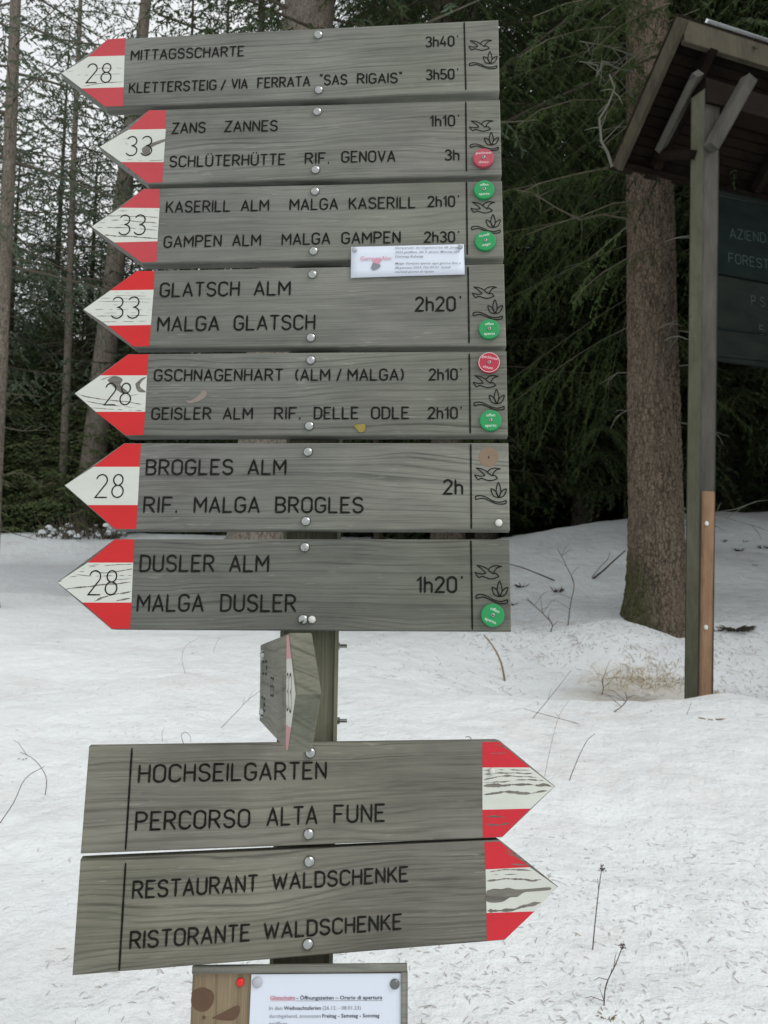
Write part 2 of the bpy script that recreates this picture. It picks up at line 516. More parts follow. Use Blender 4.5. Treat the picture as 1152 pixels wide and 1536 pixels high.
def foliage(name, a, b, brown=None):
    m, nt, p = new_mat(name); g = G(nt)
    n1 = g.noise(g.coord('Object'), 1.3, 3, .6)
    n2 = g.noise(g.coord('Object', (1, 1, 1), (5, 5, 5)), 9, 3, .6)
    f = g.math('ADD', g.math('MULTIPLY', n1, .6), g.math('MULTIPLY', n2, .4))
    col = g.ramp(f, [(.38, a), (.64, b)])
    if brown:
        col = g.mix(g.ramp(g.noise(g.coord('Object', (1, 1, 1), (9, 2, 5)), 2.2, 4, .6), [(.54, 0.0), (.66, .8)]), col, brown)
    g.l(col, p.inputs['Base Color'])
    p.inputs['Roughness'].default_value = .7
    p.inputs['Specular IOR Level'].default_value = .2
    tr = g.n('ShaderNodeBsdfTranslucent'); g.l(col, tr.inputs['Color'])
    mx = g.n('ShaderNodeMixShader'); mx.inputs[0].default_value = .25
    g.l(p.outputs[0], mx.inputs[1]); g.l(tr.outputs[0], mx.inputs[2])
    out = [n for n in nt.nodes if n.type == 'OUTPUT_MATERIAL'][0]
    g.l(mx.outputs[0], out.inputs['Surface'])
    return m
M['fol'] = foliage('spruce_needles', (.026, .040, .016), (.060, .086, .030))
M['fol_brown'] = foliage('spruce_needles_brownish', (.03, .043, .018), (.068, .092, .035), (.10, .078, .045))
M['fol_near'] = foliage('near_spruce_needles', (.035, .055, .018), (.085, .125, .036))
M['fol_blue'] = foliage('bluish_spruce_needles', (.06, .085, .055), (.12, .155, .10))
M['fol_left'] = foliage('lit_mid_green_needles', (.075, .11, .045), (.18, .23, .095), (.21, .175, .11))  # paler green stands in for daylight reaching the left wood
M['fol_left2'] = foliage('lit_dull_green_needles', (.055, .08, .038), (.125, .16, .07), (.21, .17, .11))  # likewise brightened: light on the left wood put into the needle colour

# ------------------------------------------------------------------ terrain
LY = np.array([-30, 0, 2, 3, 5, 10, 14, 15, 16.6, 18, 30, 60, 120, 250.0])
LZ = np.array([-1.5, .28, .60, .75, 1.03, 1.80, 2.38, 2.55, 3.14, 3.16, 4.3, 8, 20, 50])
RY = np.array([-30, 0, 2, 3, 5.3, 5.75, 6.3, 7.1, 8.6, 10, 11.3, 12.6, 20, 30, 60, 120, 250.0])
RZ = np.array([-1.5, .28, .55, .68, 1.02, .84, .96, 1.42, 1.72, 2.28, 2.72, 2.72, 3.4, 4.6, 9, 22, 50])
def _sm(x, a, b):
    t = np.clip((x - a) / (b - a), 0, 1); return t * t * (3 - 2 * t)
def hgt(x, y):
    x = np.asarray(x, float); y = np.asarray(y, float)
    l = 0; r = 0
    for k, w in ((-.5, .2), (0, .6), (.5, .2)):
        l = l + w * np.interp(y + k * .6, LY, LZ)
        r = r + w * np.interp(y + k * .35 - .10 * (x - 2.0), RY, RZ)
    w = _sm(x, -.3, 1.2 + 0 * y)
    h = l * (1 - w) + r * w
    # mound banked up round the big trunk and in front of it
    h = h + .16 * np.exp(-(((x - 2.15) / .55) ** 2 + ((y - 6.75) / .45) ** 2))
    h = h - .10 * np.exp(-(((x - 1.05) / .6) ** 2 + ((y - 8.2) / .8) ** 2))
    h = h + .16 * fnoise(x * .35, y * .35, 3, 3) * _sm(y, 2, 8)
    h = h + .045 * fnoise(x * 1.3, y * 1.3, 11, 4) + .012 * fnoise(x * 7, y * 7, 23, 3)
    h = h + .17 * (np.clip(x, .5, 5) - 2.7) * np.exp(-((y - 11.2) / 2.6) ** 2) * w
    h = h + .05 * np.exp(-(((x - 2.3) / .3) ** 2 + ((y - 5.5) / .25) ** 2))
    far = _sm(y, 16, 40)
    h = h + far * 1.2 * fnoise(x * .06, y * .06, 31, 3)
    return h
def H1(x, y): return float(hgt(x, y))
def ground_at(px, py, dmax=60):
    r = ray(px, py); d = .8; prev = d
    while d < dmax:
        p = CAM + r * d
        if p.z < H1(p.x, p.y):
            lo, hi = prev, d
            for _ in range(14):
                mdd = (lo + hi) / 2; q = CAM + r * mdd
                if q.z < H1(q.x, q.y): hi = mdd
                else: lo = mdd
            return CAM + r * hi, hi
        prev = d; d += .04 + d * .006
    return CAM + r * dmax, dmax

def graded(a, b, c0, step0, grow):
    xs = [c0]; s = step0
    while xs[-1] < b: xs.append(xs[-1] + s); s *= grow
    ys = [c0]; s = step0
    while ys[-1] > a: ys.append(ys[-1] - s); s *= grow
    return np.array(sorted(set(ys[1:] + xs)))
gx = graded(-160, 160, .6, .022, 1.018)
gy = np.concatenate([np.array([-25, -15, -8, -4, -2, -1, -.5, 0, .4]), np.arange(.6, 8, .03)])
t = 8.0; s = .03; ext = []
while t < 250: ext.append(t); t += s; s *= 1.02
gy = np.concatenate([gy, np.array(ext)])
X, Y = np.meshgrid(gx, gy)
Z = hgt(X, Y)
nv, nh = X.shape
V = np.stack([X.ravel(), Y.ravel(), Z.ravel()], 1)
idx = np.arange(nv * nh).reshape(nv, nh)
F = np.stack([idx[:-1, :-1].ravel(), idx[:-1, 1:].ravel(), idx[1:, 1:].ravel(), idx[1:, :-1].ravel()], 1)
gnd = np_mesh('snowy_ground', V, F, M['snow'], smooth=True)
tag(gnd, kind='structure')

# ------------------------------------------------------------------ trees
def crown_mesh(seed, H, z0, Rm, nb, tw, seg_l, wid, limb=1.0, droop=.35, top_pow=.75, lenvar=.35, needles=0, sub=2, shape='quad', thin=1.0):
    rng = np.random.default_rng(seed)
    SP = []; SD = []     # segment start, vector
    limbs = []
    for i in range(nb):
        s = (i + rng.random()) / nb
        z = z0 + (H - z0) * s ** 1.0
        az = i * 2.399 + rng.normal(0, .35)
        L = (Rm * (1 - s) ** top_pow) * (1 - lenvar + lenvar * 1.6 * rng.random()) + .18
        dr = droop * (1.15 - s) * (.7 + .6 * rng.random())
        K = max(5, int(L / .22))
        tt = np.linspace(0, 1, K)
        r = L * tt
        zo = L * ((.12 + .35 * s) * tt - dr * tt ** 1.5 + dr * .35 * tt ** 3)
        bend = rng.normal(0, .12) * L * tt ** 2
        dx, dy = math.cos(az), math.sin(az)
        P = np.stack([dx * r - dy * bend, dy * r + dx * bend, z + zo], 1)
        limbs.append((P, L))
        d = np.gradient(P, axis=0); d /= np.linalg.norm(d, axis=1)[:, None]
        nt_ = max(4, int(L / tw))
        tj = .12 + .88 * (np.arange(nt_) + rng.random(nt_)) / nt_
        for j, tv in enumerate(tj):
            if rng.random() > thin: continue
            k = min(tv, .999) * (K - 1); k0 = int(k); fk = k - k0
            p = P[k0] * (1 - fk) + P[min(k0 + 1, K - 1)] * fk
            dd = d[k0]
            side = 1 if j % 2 else -1
            lat = np.array([-dd[1], dd[0], 0]) * side
            l = (L * .42 * (1 - .62 * tv) + .10) * (.6 + .7 * rng.random())
            v = lat * .85 + dd * .75 + np.array([0, 0, -.30 - dr * rng.random() * .9])
            v /= np.linalg.norm(v)
            ns = max(1, int(l / seg_l))
            for q in range(ns):
                vv = v + np.array([0, 0, -.10 * q]) + rng.normal(0, .12, 3)
                vv /= np.linalg.norm(vv)
                SP.append(p); SD.append(vv * seg_l * 1.15)
                for u in range(sub):
                    la = np.cross(vv, [0, 0, 1]); la /= (np.linalg.norm(la) + 1e-6)
                    w2 = vv * .6 + la * (1 if u % 2 else -1) * .8 + np.array([0, 0, -.25 - .5 * rng.random()]) + rng.normal(0, .2, 3)
                    w2 /= np.linalg.norm(w2)
                    SP.append(p + vv * seg_l * rng.random()); SD.append(w2 * seg_l * (.6 + .6 * rng.random()) * (1 - .4 * q / ns))
                p = p + vv * seg_l
        # spine twigs
        for q in range(K - 1):
            if tt[q] > .3:
                SP.append(P[q]); SD.append((P[q + 1] - P[q]) * 1.05)
    SP = np.array(SP); SD = np.array(SD)
    n = len(SP)
    if needles:
        m_ = needles
        t_ = rng.random((n, m_, 1))
        base = SP[:, None, :] + SD[:, None, :] * t_
        ax = SD / np.linalg.norm(SD, axis=1)[:, None]
        rd = rng.normal(0, 1, (n, m_, 3)); rd -= (rd * ax[:, None, :]).sum(2, keepdims=True) * ax[:, None, :]
        rd /= np.linalg.norm(rd, axis=2, keepdims=True)
        nd = rd * .8 + ax[:, None, :] * .6
        tip = base + nd * wid * (.7 + .6 * rng.random((n, m_, 1)))
        wv = np.cross(nd, rng.normal(0, 1, (n, m_, 3))); wv /= np.linalg.norm(wv, axis=2, keepdims=True)
        b2 = base + wv * wid * .16
        b1 = base - wv * wid * .16
        V = np.stack([b1, b2, tip], 2).reshape(-1, 3)
        F = np.arange(len(V)).reshape(-1, 3)
        # stem slivers
        wv = np.cross(ax, rng.normal(0, 1, (n, 3))); wv /= np.linalg.norm(wv, axis=1)[:, None]
        V2 = np.stack([SP - wv * .003, SP + wv * .003, SP + SD], 1).reshape(-1, 3)
        F2 = np.arange(len(V2)).reshape(-1, 3) + len(V)
        V = np.concatenate([V, V2]); F = np.concatenate([F, F2])
    else:
        ax = SD / (np.linalg.norm(SD, axis=1)[:, None] + 1e-9)
        wv = np.cross(ax, rng.normal(0, 1, (n, 3))); wv /= np.linalg.norm(wv, axis=1)[:, None]
        ww = wid * (.6 + .8 * rng.random((n, 1)))
        V = np.stack([SP, SP + SD * .4 + wv * ww, SP + SD, SP + SD * .5 - wv * ww], 1).reshape(-1, 3)
        F = np.arange(len(V)).reshape(-1, 4)
    # limbs
    LV, LF = [], []
    for P, L in limbs:
        o = len(LV)
        K = len(P)
        r0 = (.006 + .010 * L) * limb
        for q in range(K):
            rr = r0 * (1 - .85 * q / K)
            for a in (0, 2.094, 4.189):
                LV.append((P[q][0] - math.sin(a) * rr * .5, P[q][1] + math.sin(a) * rr * .5, P[q][2] + math.cos(a) * rr))
        for q in range(K - 1):
            for a in range(3):
                b = (a + 1) % 3
                LF.append((o + q * 3 + a, o + q * 3 + b, o + (q + 1) * 3 + b, o + (q + 1) * 3 + a))
    return V, F, np.array(LV), np.array(LF)

def trunk_arrays(seed, H, r0, sides=14, rings=40, rough=.06, flare=.5, topr=.12, lean=(0, 0), hi=False, crook=.0):
    t = np.linspace(0, 1, rings)
    if hi: t = t ** 1.8
    z = t * H - .35
    zz = np.maximum(z, 0)
    r = r0 * ((1 - t) * (1 - topr) + topr) * (1 + flare * np.exp(-zz / (r0 * 1.1)))
    a = np.linspace(0, 2 * np.pi, sides, endpoint=False)
    A, Zg = np.meshgrid(a, z)
    Rg = np.repeat(r[:, None], sides, 1)
    # ridged root flare
    Rg = Rg * (1 + .10 * flare * np.exp(-np.maximum(Zg, 0) / (r0 * 2)) * np.sin(A * 5 + seed))
    ca, sa = np.cos(A), np.sin(A)
    if hi:
        # bark plates on the real surface (wrap noise by walking round the circle)
        n1 = vnoise((ca * 3.2 + 9) * 2.6 + sa * 1.7, Zg * 5 + sa * 8.5, seed)
        n2 = vnoise((ca + 5) * 13 + sa * 3, Zg * 22 + sa * 13, seed + 1)
        n3 = vnoise((ca + 5) * 30, Zg * 50 + sa * 30, seed + 2)
        Rg = Rg * (1 + .05 * n1) + r0 * (.13 * np.abs(n2) + .07 * n3)
    else:
        Rg = Rg * (1 + rough * (vnoise(ca * 3 + 9, Zg * 3 + sa * 3, seed)))
    cx = lean[0] * zz + crook * np.sin(zz * .6 + seed)
    cy = lean[1] * zz
    V = np.stack([(ca * Rg + cx[:, None]), (sa * Rg + cy[:, None]), Zg], 2).reshape(-1, 3)
    idx = np.arange(rings * sides).reshape(rings, sides)
    i2 = np.roll(idx, -1, 1)
    F = np.stack([idx[:-1].ravel(), i2[:-1].ravel(), i2[1:].ravel(), idx[1:].ravel()], 1)
    return V, F

def merge(a, b):
    V1, F1 = a; V2, F2 = b
    return np.concatenate([V1, V2]), np.concatenate([F1, F2 + len(V1)])

def dead_twigs(seed, r0, zlo, zhi, n, L=.6, H=20):
    """short bare snags on the lower trunk"""
    rng = np.random.default_rng(seed); mb = MB()
    for i in range(n):
        z = zlo + (zhi - zlo) * rng.random(); az = rng.random() * 6.28
        r = r0 * (1 - z / H) * .9
        d = Vector((math.cos(az), math.sin(az), rng.normal(-.15, .2)))
        l = L * (.3 + rng.random())
        p0 = Vector((math.cos(az) * r, math.sin(az) * r, z))
        pts = [p0]
        for k in range(4):
            d = (d + Vector((rng.normal(0, .18), rng.normal(0, .18), rng.normal(-.06, .15)))).normalized()
            pts.append(pts[-1] + d * l / 4)
        mb.add(tube(pts, [.009, .007, .005, .0035, .002], 3, False))
        for k in range(2):
            q = pts[2 + k]; e = (d + Vector((rng.normal(0, .7), rng.normal(0, .7), rng.normal(0, .5)))).normalized()
            mb.add(tube([q, q + e * l * .25, q + e * l * .4 + Vector((0, 0, -.03))], [.004, .003, .0015], 3, False))
    return mb

PROTO = {}
def make_proto(kind):
    """mesh data shared by alike trees: (trunk mesh, crown mesh)"""
    cfg = {
        # H, z0, R, nb, tw, seg, wid, droop, trunk r
        'tall_a': dict(H=19, z0=1.8, Rm=2.6, nb=190, tw=.085, seg_l=.10, wid=.013, sub=3, droop=.42, sd=1, r=.19),
        'tall_b': dict(H=16, z0=.9, Rm=2.3, nb=180, tw=.085, seg_l=.095, wid=.013, sub=3, droop=.5, sd=2, r=.15),
        'thin': dict(H=14, z0=3.6, Rm=1.35, nb=110, tw=.14, seg_l=.10, wid=.016, droop=.35, sd=3, r=.10, thin=.8),
        'young': dict(H=4.6, z0=.25, Rm=1.35, nb=120, tw=.09, seg_l=.10, wid=.018, droop=.30, sd=4, r=.05),
        'bush': dict(H=2.6, z0=.1, Rm=1.0, nb=60, tw=.09, seg_l=.085, wid=.011, droop=.25, sd=5, r=.03),
        'airy': dict(H=15, z0=3.0, Rm=2.4, nb=110, tw=.13, seg_l=.10, wid=.022, droop=.36, sd=6, r=.13, thin=.8),
        'shade_fine': dict(H=19, z0=5.0, Rm=3.1, nb=190, tw=.10, seg_l=.085, wid=.009, sub=3, droop=.4, sd=8, r=.2),
        'shade': dict(H=19, z0=5.2, Rm=3.1, nb=200, tw=.14, seg_l=.16, wid=.045, droop=.3, sd=7, r=.22),
    }[kind]
    c = dict(cfg); r = c.pop('r'); sd_ = c.pop('sd'); H = c['H']
    V, F, LV, LF = crown_mesh(sd_, **c)
    T = trunk_arrays(sd_, H, r, 12, 30)
    T = merge(T, (LV, LF))
    if kind in ('tall_a', 'tall_b', 'thin', 'airy'):
        mb = dead_twigs(sd_, r, .8, c['z0'] + 1.2, 40, .9, H)
        fv = np.array(mb.V); quads = np.array([f for f in mb.F if len(f) == 4])
        T = merge(T, (fv, quads))
    def raw(name, v, f, mat, smooth):
        o = np_mesh(name, v, f, mat, smooth=smooth); me = o.data
        bpy.data.objects.remove(o); return me
    PROTO[kind] = (raw('trunk', T[0], T[1], M['bark_dark'], True), raw('crown', V, F, M['fol'], False))
for k in ('tall_a', 'tall_b', 'thin', 'young', 'bush', 'airy', 'shade', 'shade_fine'): make_proto(k)

def plant(kind, x, y, label, group, s=1.0, rz=0.0, lean=(0, 0), name='spruce_tree', fol=None, brk=None, cat='tree', sx=1.0, sink=.05):
    root = thing(name, label, cat, group=group)
    root.location = (x, y, H1(x, y) - sink)
    root.rotation_euler = (lean[1], lean[0], rz)
    root.scale = (s * sx, s * sx, s)
    tm, cm = PROTO[kind]
    for nm, me, mt in (('trunk', tm, brk), ('crown', cm, fol)):
        o = bpy.data.objects.new(nm, me); COL.objects.link(o); o.parent = root
        if mt is not None:
            o.material_slots[0].link = 'OBJECT'; o.material_slots[0].material = mt
    return root

def own_tree(name, label, px0, py0, px1, py1, d, wpx, kind_bark, H=11, group=None, crown=None, hi=False, twigs=0, flare=.4, seed=1, lean_y=0.0, zbase=None, pale=False, topr=.3, clip=None):
    """single trunk whose line runs through two image points at distance d; base on the ground"""
    b = at(px1, py1, d); ra = ray(px0, py0); a = CAM + ra * (b.y / ra.y)
    dirn = (a - b); slope = dirn.x / dirn.z          # sideways lean per metre of height
    x = b.x; 
    y = b.y
    for _ in range(6):
        gz = H1(x, y)
        x = b.x + slope * (gz - b.z)
    r = wpx / FPX * d / 2
    root = thing(name, label, 'tree', group=group)
    root.location = (x, y, H1(x, y) - .03)
    if hi: T = trunk_arrays(seed, H, r, 150, 520, flare=flare, topr=topr, lean=(slope, lean_y), hi=True)
    else: T = trunk_arrays(seed, H, r, 28, 90, flare=flare, topr=topr, lean=(slope, lean_y), crook=.012)
    o = np_mesh('trunk', T[0], T[1], kind_bark, root, smooth=True)
    if twigs:
        mb = dead_twigs(seed + 5, r * .98, .9, min(H * .6, 6), twigs, .7, H)
        mb.V = [(v[0] + slope * v[2], v[1], v[2]) for v in mb.V]
        tw = mb.build('dead_twigs', M['twig_pale'] if pale else M['twig'], root)
        tag(tw, kind='stuff')
    if crown:
        V, F, LV, LF = crown_mesh(seed, **crown)
        V[:, 0] += slope * V[:, 2]; LV[:, 0] += slope * LV[:, 2]
        if clip is not None:
            F = F[~clip(V[F].mean(1))]; LF = LF[~clip(LV[LF].mean(1))]
        np_mesh('crown', V, F, crown_mat[0], root)
        tag(np_mesh('limbs', LV, LF, M['twig'], root), kind='stuff')
    return root, r, slope
crown_mat = [M['fol']]

# --- trunks that can be told apart
crown_mat[0] = M['fol_blue']
own_tree('spruce_tree', 'slender grey trunk at the left edge of the picture, sky behind its upper part', 23, 0, 1, 500, 9.0, 27, M['bark'], H=13, twigs=36, seed=11, crown=dict(H=13, z0=4.0, Rm=1.9, nb=60, tw=.14, seg_l=.09, wid=.012, droop=.35, thin=.7))
own_tree('spruce_tree', 'thinnest bare spruce trunk, just left of the pointed tips of the signs', 113, 200, 95, 700, 17.6, 14, M['bark'], H=17, twigs=60, seed=12, crown=dict(H=17, z0=5.4, Rm=2.3, nb=110, tw=.14, seg_l=.10, wid=.016, droop=.4, thin=.75))
own_tree('spruce_tree', 'leaning grey barked trunk passing behind the pointed tips of the signs', 190, 250, 132, 760, 17.4, 42, M['bark'], H=19, twigs=46, seed=13, topr=.15, crown=dict(H=19, z0=7.6, Rm=2.2, nb=80, tw=.14, seg_l=.10, wid=.016, droop=.4, thin=.7))
own_tree('spruce_tree', 'thick brown trunk directly behind the signpost, showing above the topmost sign', 466, 0, 392, 800, 8.0, 104, M['bark'], H=15, twigs=26, seed=14, topr=.55, crown=dict(H=15, z0=5.4, Rm=2.4, nb=60, tw=.2, seg_l=.12, wid=.013, droop=.45, thin=.8))
# the near tree on the right
crown_mat[0] = M['fol_near']
big, br_, bs_ = own_tree('spruce_tree', 'big reddish brown spruce with mossy foot beside the shelter post', 974, 250, 985, 880, 7.2, 80, M['bark_red'], H=17, flare=.42, hi=True, seed=21, topr=.45, twigs=26, pale=True, clip=lambda c: ((c[:, 0] > .22) & (c[:, 2] < 4.9) & (c[:, 1] < 1.2)) | ((c[:, 0] > -.35) & (c[:, 1] < -.3) & (c[:, 2] < 10)) | ((c[:, 0] > -1.0) & (c[:, 1] < -.6) & (c[:, 2] < 10)),
    crown=dict(H=15, z0=2.75, Rm=2.5, nb=120, tw=.085, seg_l=.08, wid=.019, limb=.32, droop=.6, thin=.9, needles=11, sub=1, lenvar=.5))

# --- forest: right and centre behind the snow bank
rng = random.Random(5)
GD = 'dark spruces packed behind the snow bank'
LD = 'dark spruce in the dense forest behind the snow bank'
cnt = 0
def pxx(px, d): return (px - 576) / FPX * d * 1.0
spots = []
for row, (d, step) in enumerate(((12.6, 1.5), (14.2, 1.5), (16.2, 1.6), (18.6, 1.7), (21.5, 1.9), (25, 2.2), (30, 2.7), (36, 3.4))):
    x = 0.4 if row else 1.6
    while x < d * .75 + 3:
        xx = x + rng.uniform(-.5, .5); yy = d + rng.uniform(-.7, .7)
        spots.append((xx, yy)); x += step
for (xx, yy) in spots:
    if 735 < 576 + xx / yy * 1160 < 812: continue
    k = rng.choice(['tall_a', 'tall_b', 'tall_b', 'thin'])
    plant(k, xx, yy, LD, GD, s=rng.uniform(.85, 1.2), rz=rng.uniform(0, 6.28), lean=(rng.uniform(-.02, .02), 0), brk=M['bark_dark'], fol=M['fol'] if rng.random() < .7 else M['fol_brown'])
for i, (xx, yy, k, s) in enumerate(((6.1, 7.3, 'shade_fine', 1.0), (5.6, 9.0, 'shade_fine', 1.05), (7.2, 7.8, 'shade', 1.0), (8.2, 6.0, 'shade', 1.0), (7.8, 10.5, 'shade', 1.0), (4.3, 11.6, 'shade_fine', .95))):  # spruces added, mostly out of frame, so their crowns shade the mound
    plant(k, xx, yy, 'large dark spruce added behind and beside the notice shelter to shade the mound', 'spruces added round the shelter for shade', s=s, rz=i * 1.1, brk=M['bark_dark'], fol=M['fol'])
plant('shade_fine', pxx(672, 8.8), 8.8, 'tall spruce added out of sight behind the signs, its crown shading the snow mound', None, s=1.0, rz=.4, brk=M['bark_dark'], fol=M['fol'])  # extra spruce, trunk covered by the signs, added for overhead shade
plant('shade_fine', pxx(990, 9.9), 9.9, 'tall spruce added right behind the big mossy footed trunk to shade the mound', None, s=.95, rz=2.4, brk=M['bark_dark'], fol=M['fol'])  # another added shade tree, concealed by the big trunk
# young growth closing the gaps low down
for i in range(26):
    d = rng.uniform(15, 30); x = rng.uniform(1.0, d * .6)
    plant('young', x, d, 'small spruce under the tall ones behind the snow bank', 'small spruces in the dark forest', s=rng.uniform(.8, 1.5), rz=rng.uniform(0, 6.28), fol=M['fol'], sx=1.2)

# left: dense wood beyond the track
GL, LL = 'spruces of the wood beyond the track', 'green spruce in the wood beyond the snowy track'
for row, (d, step) in enumerate(((19.5, 1.7), (22, 1.9), (25, 2.1), (29, 2.4), (34, 3.0))):
    x = -d * .62 - 2
    while x < .8:
        xx = x + rng.uniform(-.5, .5); yy = d + rng.uniform(-.8, .8)
        s = rng.uniform(.42, .62) * (1.0 + .004 * d)
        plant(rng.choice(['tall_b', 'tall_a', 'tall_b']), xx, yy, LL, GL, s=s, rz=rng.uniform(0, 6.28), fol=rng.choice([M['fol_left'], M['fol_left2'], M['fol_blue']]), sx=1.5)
        x += step
for i, (px, d, s) in enumerate(((-10, 17.6, .95), (28, 18.4, 1.15), (60, 17.8, .8), (92, 18.8, 1.2), (128, 17.6, .9), (165, 18.2, 1.1), (205, 17.8, 1.0), (250, 18.5, 1.2), (-60, 18, 1.2), (-120, 18, 1.1), (330, 18.4, 1.1), (400, 18.2, 1.2), (470, 18.0, 1.0), (535, 18.2, 1.1))):
    plant('young', pxx(px, d), d, 'young spruce at the edge of the wood beyond the track', 'young spruces beyond the track', s=s * .85, rz=i * 1.3, fol=M['fol_left2'] if i % 2 else M['fol_left'], sx=1.3)
for i in range(40):
    d = rng.uniform(18.6, 25); x = rng.uniform(-d * .62, .3)
    plant('young', x, d, 'young spruce inside the wood beyond the track', 'young spruces inside the wood', s=rng.uniform(.8, 1.7), rz=rng.uniform(0, 6.28), fol=rng.choice([M['fol_left'], M['fol_left2'], M['fol_left2']]), sx=1.35)
# taller airy trees letting the white sky through
AL = 'tall thin spruce with loose branches against the white sky'
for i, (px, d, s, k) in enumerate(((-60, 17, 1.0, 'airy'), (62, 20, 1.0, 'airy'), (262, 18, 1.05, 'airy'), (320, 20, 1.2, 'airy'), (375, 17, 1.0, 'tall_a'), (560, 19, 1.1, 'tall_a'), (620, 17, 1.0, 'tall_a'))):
    plant(k, pxx(px, d), d, AL, 'airy spruces against the sky', s=s, rz=i * 2.1, fol=M['fol_blue'] if k == 'airy' else M['fol'])

# ------------------------------------------------------------------ shelter (right)
BX = 1
O0, _ = at(1040, 1030, 5.6), 0
POST_D = 5.6
e1 = Vector((.94, .342, 0)); e2 = Vector((-.342, .94, 0)); ez = Vector((0, 0, 1))
SW = wood('shelter_grey_wood', 31, (.026, .025, .021), (.095, .090, .076), axis='Z', moss=.0, warp=.02, bdist=.006)
SWM = wood('mossy_post_wood', 32, (.045, .047, .030), (.125, .127, .085), axis='Z', moss=.12, ringk=.3, warp=.02, bdist=.006)
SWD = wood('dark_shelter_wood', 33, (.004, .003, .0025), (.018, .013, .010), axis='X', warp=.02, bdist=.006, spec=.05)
SWR = wood('reddish_splint_wood', 34, (.12, .062, .035), (.30, .19, .115), axis='Z', warp=.03, ringf=14)
SWB = wood('barge_board_wood', 35, (.022, .019, .013), (.085, .074, .050), axis='Z', moss=.15, warp=.02, bdist=.006)
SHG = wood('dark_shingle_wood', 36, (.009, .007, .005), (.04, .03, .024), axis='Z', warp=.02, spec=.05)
shelter = thing('notice_shelter', 'weathered timber shelter with shingled lean-to roof at the right edge', 'shelter', Matrix.Translation(at(1040, 1030, POST_D)))
SM = shelter.matrix_world.inverted()
def L_(p): return SM @ Vector(p)
def to_local(VF): return [SM @ Vector(v) for v in VF[0]], VF[1]
def sh(name, VF, mat, parent=shelter, label=None):
    V_, F_ = to_local(VF)
    o = mesh_from(name, V_, F_, mat, parent)
    if label: o['label'] = label
    return o
# post: vertical edge between its mossy left face and its front face follows the photograph
pb = at(1046, 1110, POST_D); pt = at(1057, 130, POST_D + .02)
PW = .145
pc0 = pb + e2 * PW / 2 + e1 * PW / 2 * .0; pc1 = pt + e2 * PW / 2
pc0 += e1 * PW * .5; pc1 += e1 * PW * .5
# build with separate face materials: left face mossy
V_, F_ = to_local(beam(pc0, pc1, PW, PW, e1, .006))
o = mesh_from('post', V_, F_, [SW, SWM], shelter)
for pl in o.data.polygons:
    if pl.normal.dot(-e1) > .8: pl.material_index = 1
# splint board screwed to the front of the post
s0 = at(1057, 1045, POST_D - .06); s1 = at(1062, 737, POST_D - .06)
sp = sh('splint_board', beam(s0 + e1 * .005, s1 + e1 * .005, .098, .03, e1), SWR, label='reddish brown splint board screwed to the foot of the shelter post')
for (px, py) in ((1061, 785), (1060, 941)):
    c0 = at(px, py, POST_D - .085)
    VV, FF = tube([c0 + e2 * .03, c0 + e2 * .004, c0 - e2 * .002], [.017, .017, .011], 14)
    V2 = [SM @ v for v in VV]
    mesh_from('screw_cap', V2, FF, M['cap'], sp)
# second rear post on the right, out of the frame, carries the far end
far = e1 * 2.3
sh('post', beam(pc0 + far, pc1 + far, PW, PW, e1), SW)

# roof frame: top front edge and rear eave from the image, in the shelter's own directions
def solve(px, py, origin, a=None, b=None):
    """point origin + a e1 + b e2 + z ez seen at px,py, given a or b"""
    r = ray(px, py)
    # CAM + d r = origin + a e1 + b e2 + z ez ; horizontal 2x2 system
    if a is None:
        k = origin + e2 * b - CAM
        A = Matrix(((r.x, -e1.x), (r.y, -e1.y)))
        d, a_ = A.inverted() @ Vector((k.x, k.y)); p = CAM + r * d; return p, a_, b
    k = origin + e1 * a - CAM
    A = Matrix(((r.x, -e2.x), (r.y, -e2.y)))
    d, b_ = A.inverted() @ Vector((k.x, k.y)); p = CAM + r * d; return p, a, b_
Op = pc0.copy(); Op.z = 0
A_, aA, _ = solve(1018, 42, Op, b=-.55)           # upper front corner
C_, _, bC = solve(930, 243, Op, a=aA)             # lower rear corner
WID = 3.1
slope_dir = (C_ - A_)
sl = slope_dir.normalized()
rn = e1.cross(sl).normalized()                     # roof normal
if rn.z < 0: rn = -rn
roof = thing  # (name kept free)
# barge board on the left end
sh('barge_board', beam(A_ - sl * .06, C_ + sl * .05, .045, .125, e1), SWB, label='mossy barge board along the left edge of the roof')
# front beam along the top edge
sh('fascia_board', beam(A_ + e1 * .03 - ez * .02, A_ + e1 * WID - ez * .02, .045, .19, e2), SWB)
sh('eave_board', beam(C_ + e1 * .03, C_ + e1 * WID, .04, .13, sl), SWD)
# roof boards on the underside, each one proud by its own amount
Lr = slope_dir.length
nb_ = 13
rr_ = random.Random(3)
for i in range(nb_):
    t0 = (i + .5) / nb_ * Lr
    c0 = A_ + sl * t0 + rn * (.035 + rr_.uniform(-.006, .006)) + e1 * .025
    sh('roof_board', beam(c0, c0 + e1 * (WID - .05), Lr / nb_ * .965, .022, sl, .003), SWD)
# shingles above the boards: three courses of loose ends show past the boards
for c_ in range(9):
    t0 = (c_ + .5) / 9 * Lr
    x = .0
    while x < WID - .1:
        w = rr_.uniform(.09, .15) if x < 1.2 else .24
        q = A_ + sl * t0 + rn * (.066 + .012 * rr_.random()) + e1 * (x + w / 2 - .03)
        sh('shingle', beam(q - sl * .13, q + sl * (.13 + rr_.uniform(-.02, .02)), w * .94, .014, e1, .002), SHG)
        x += w
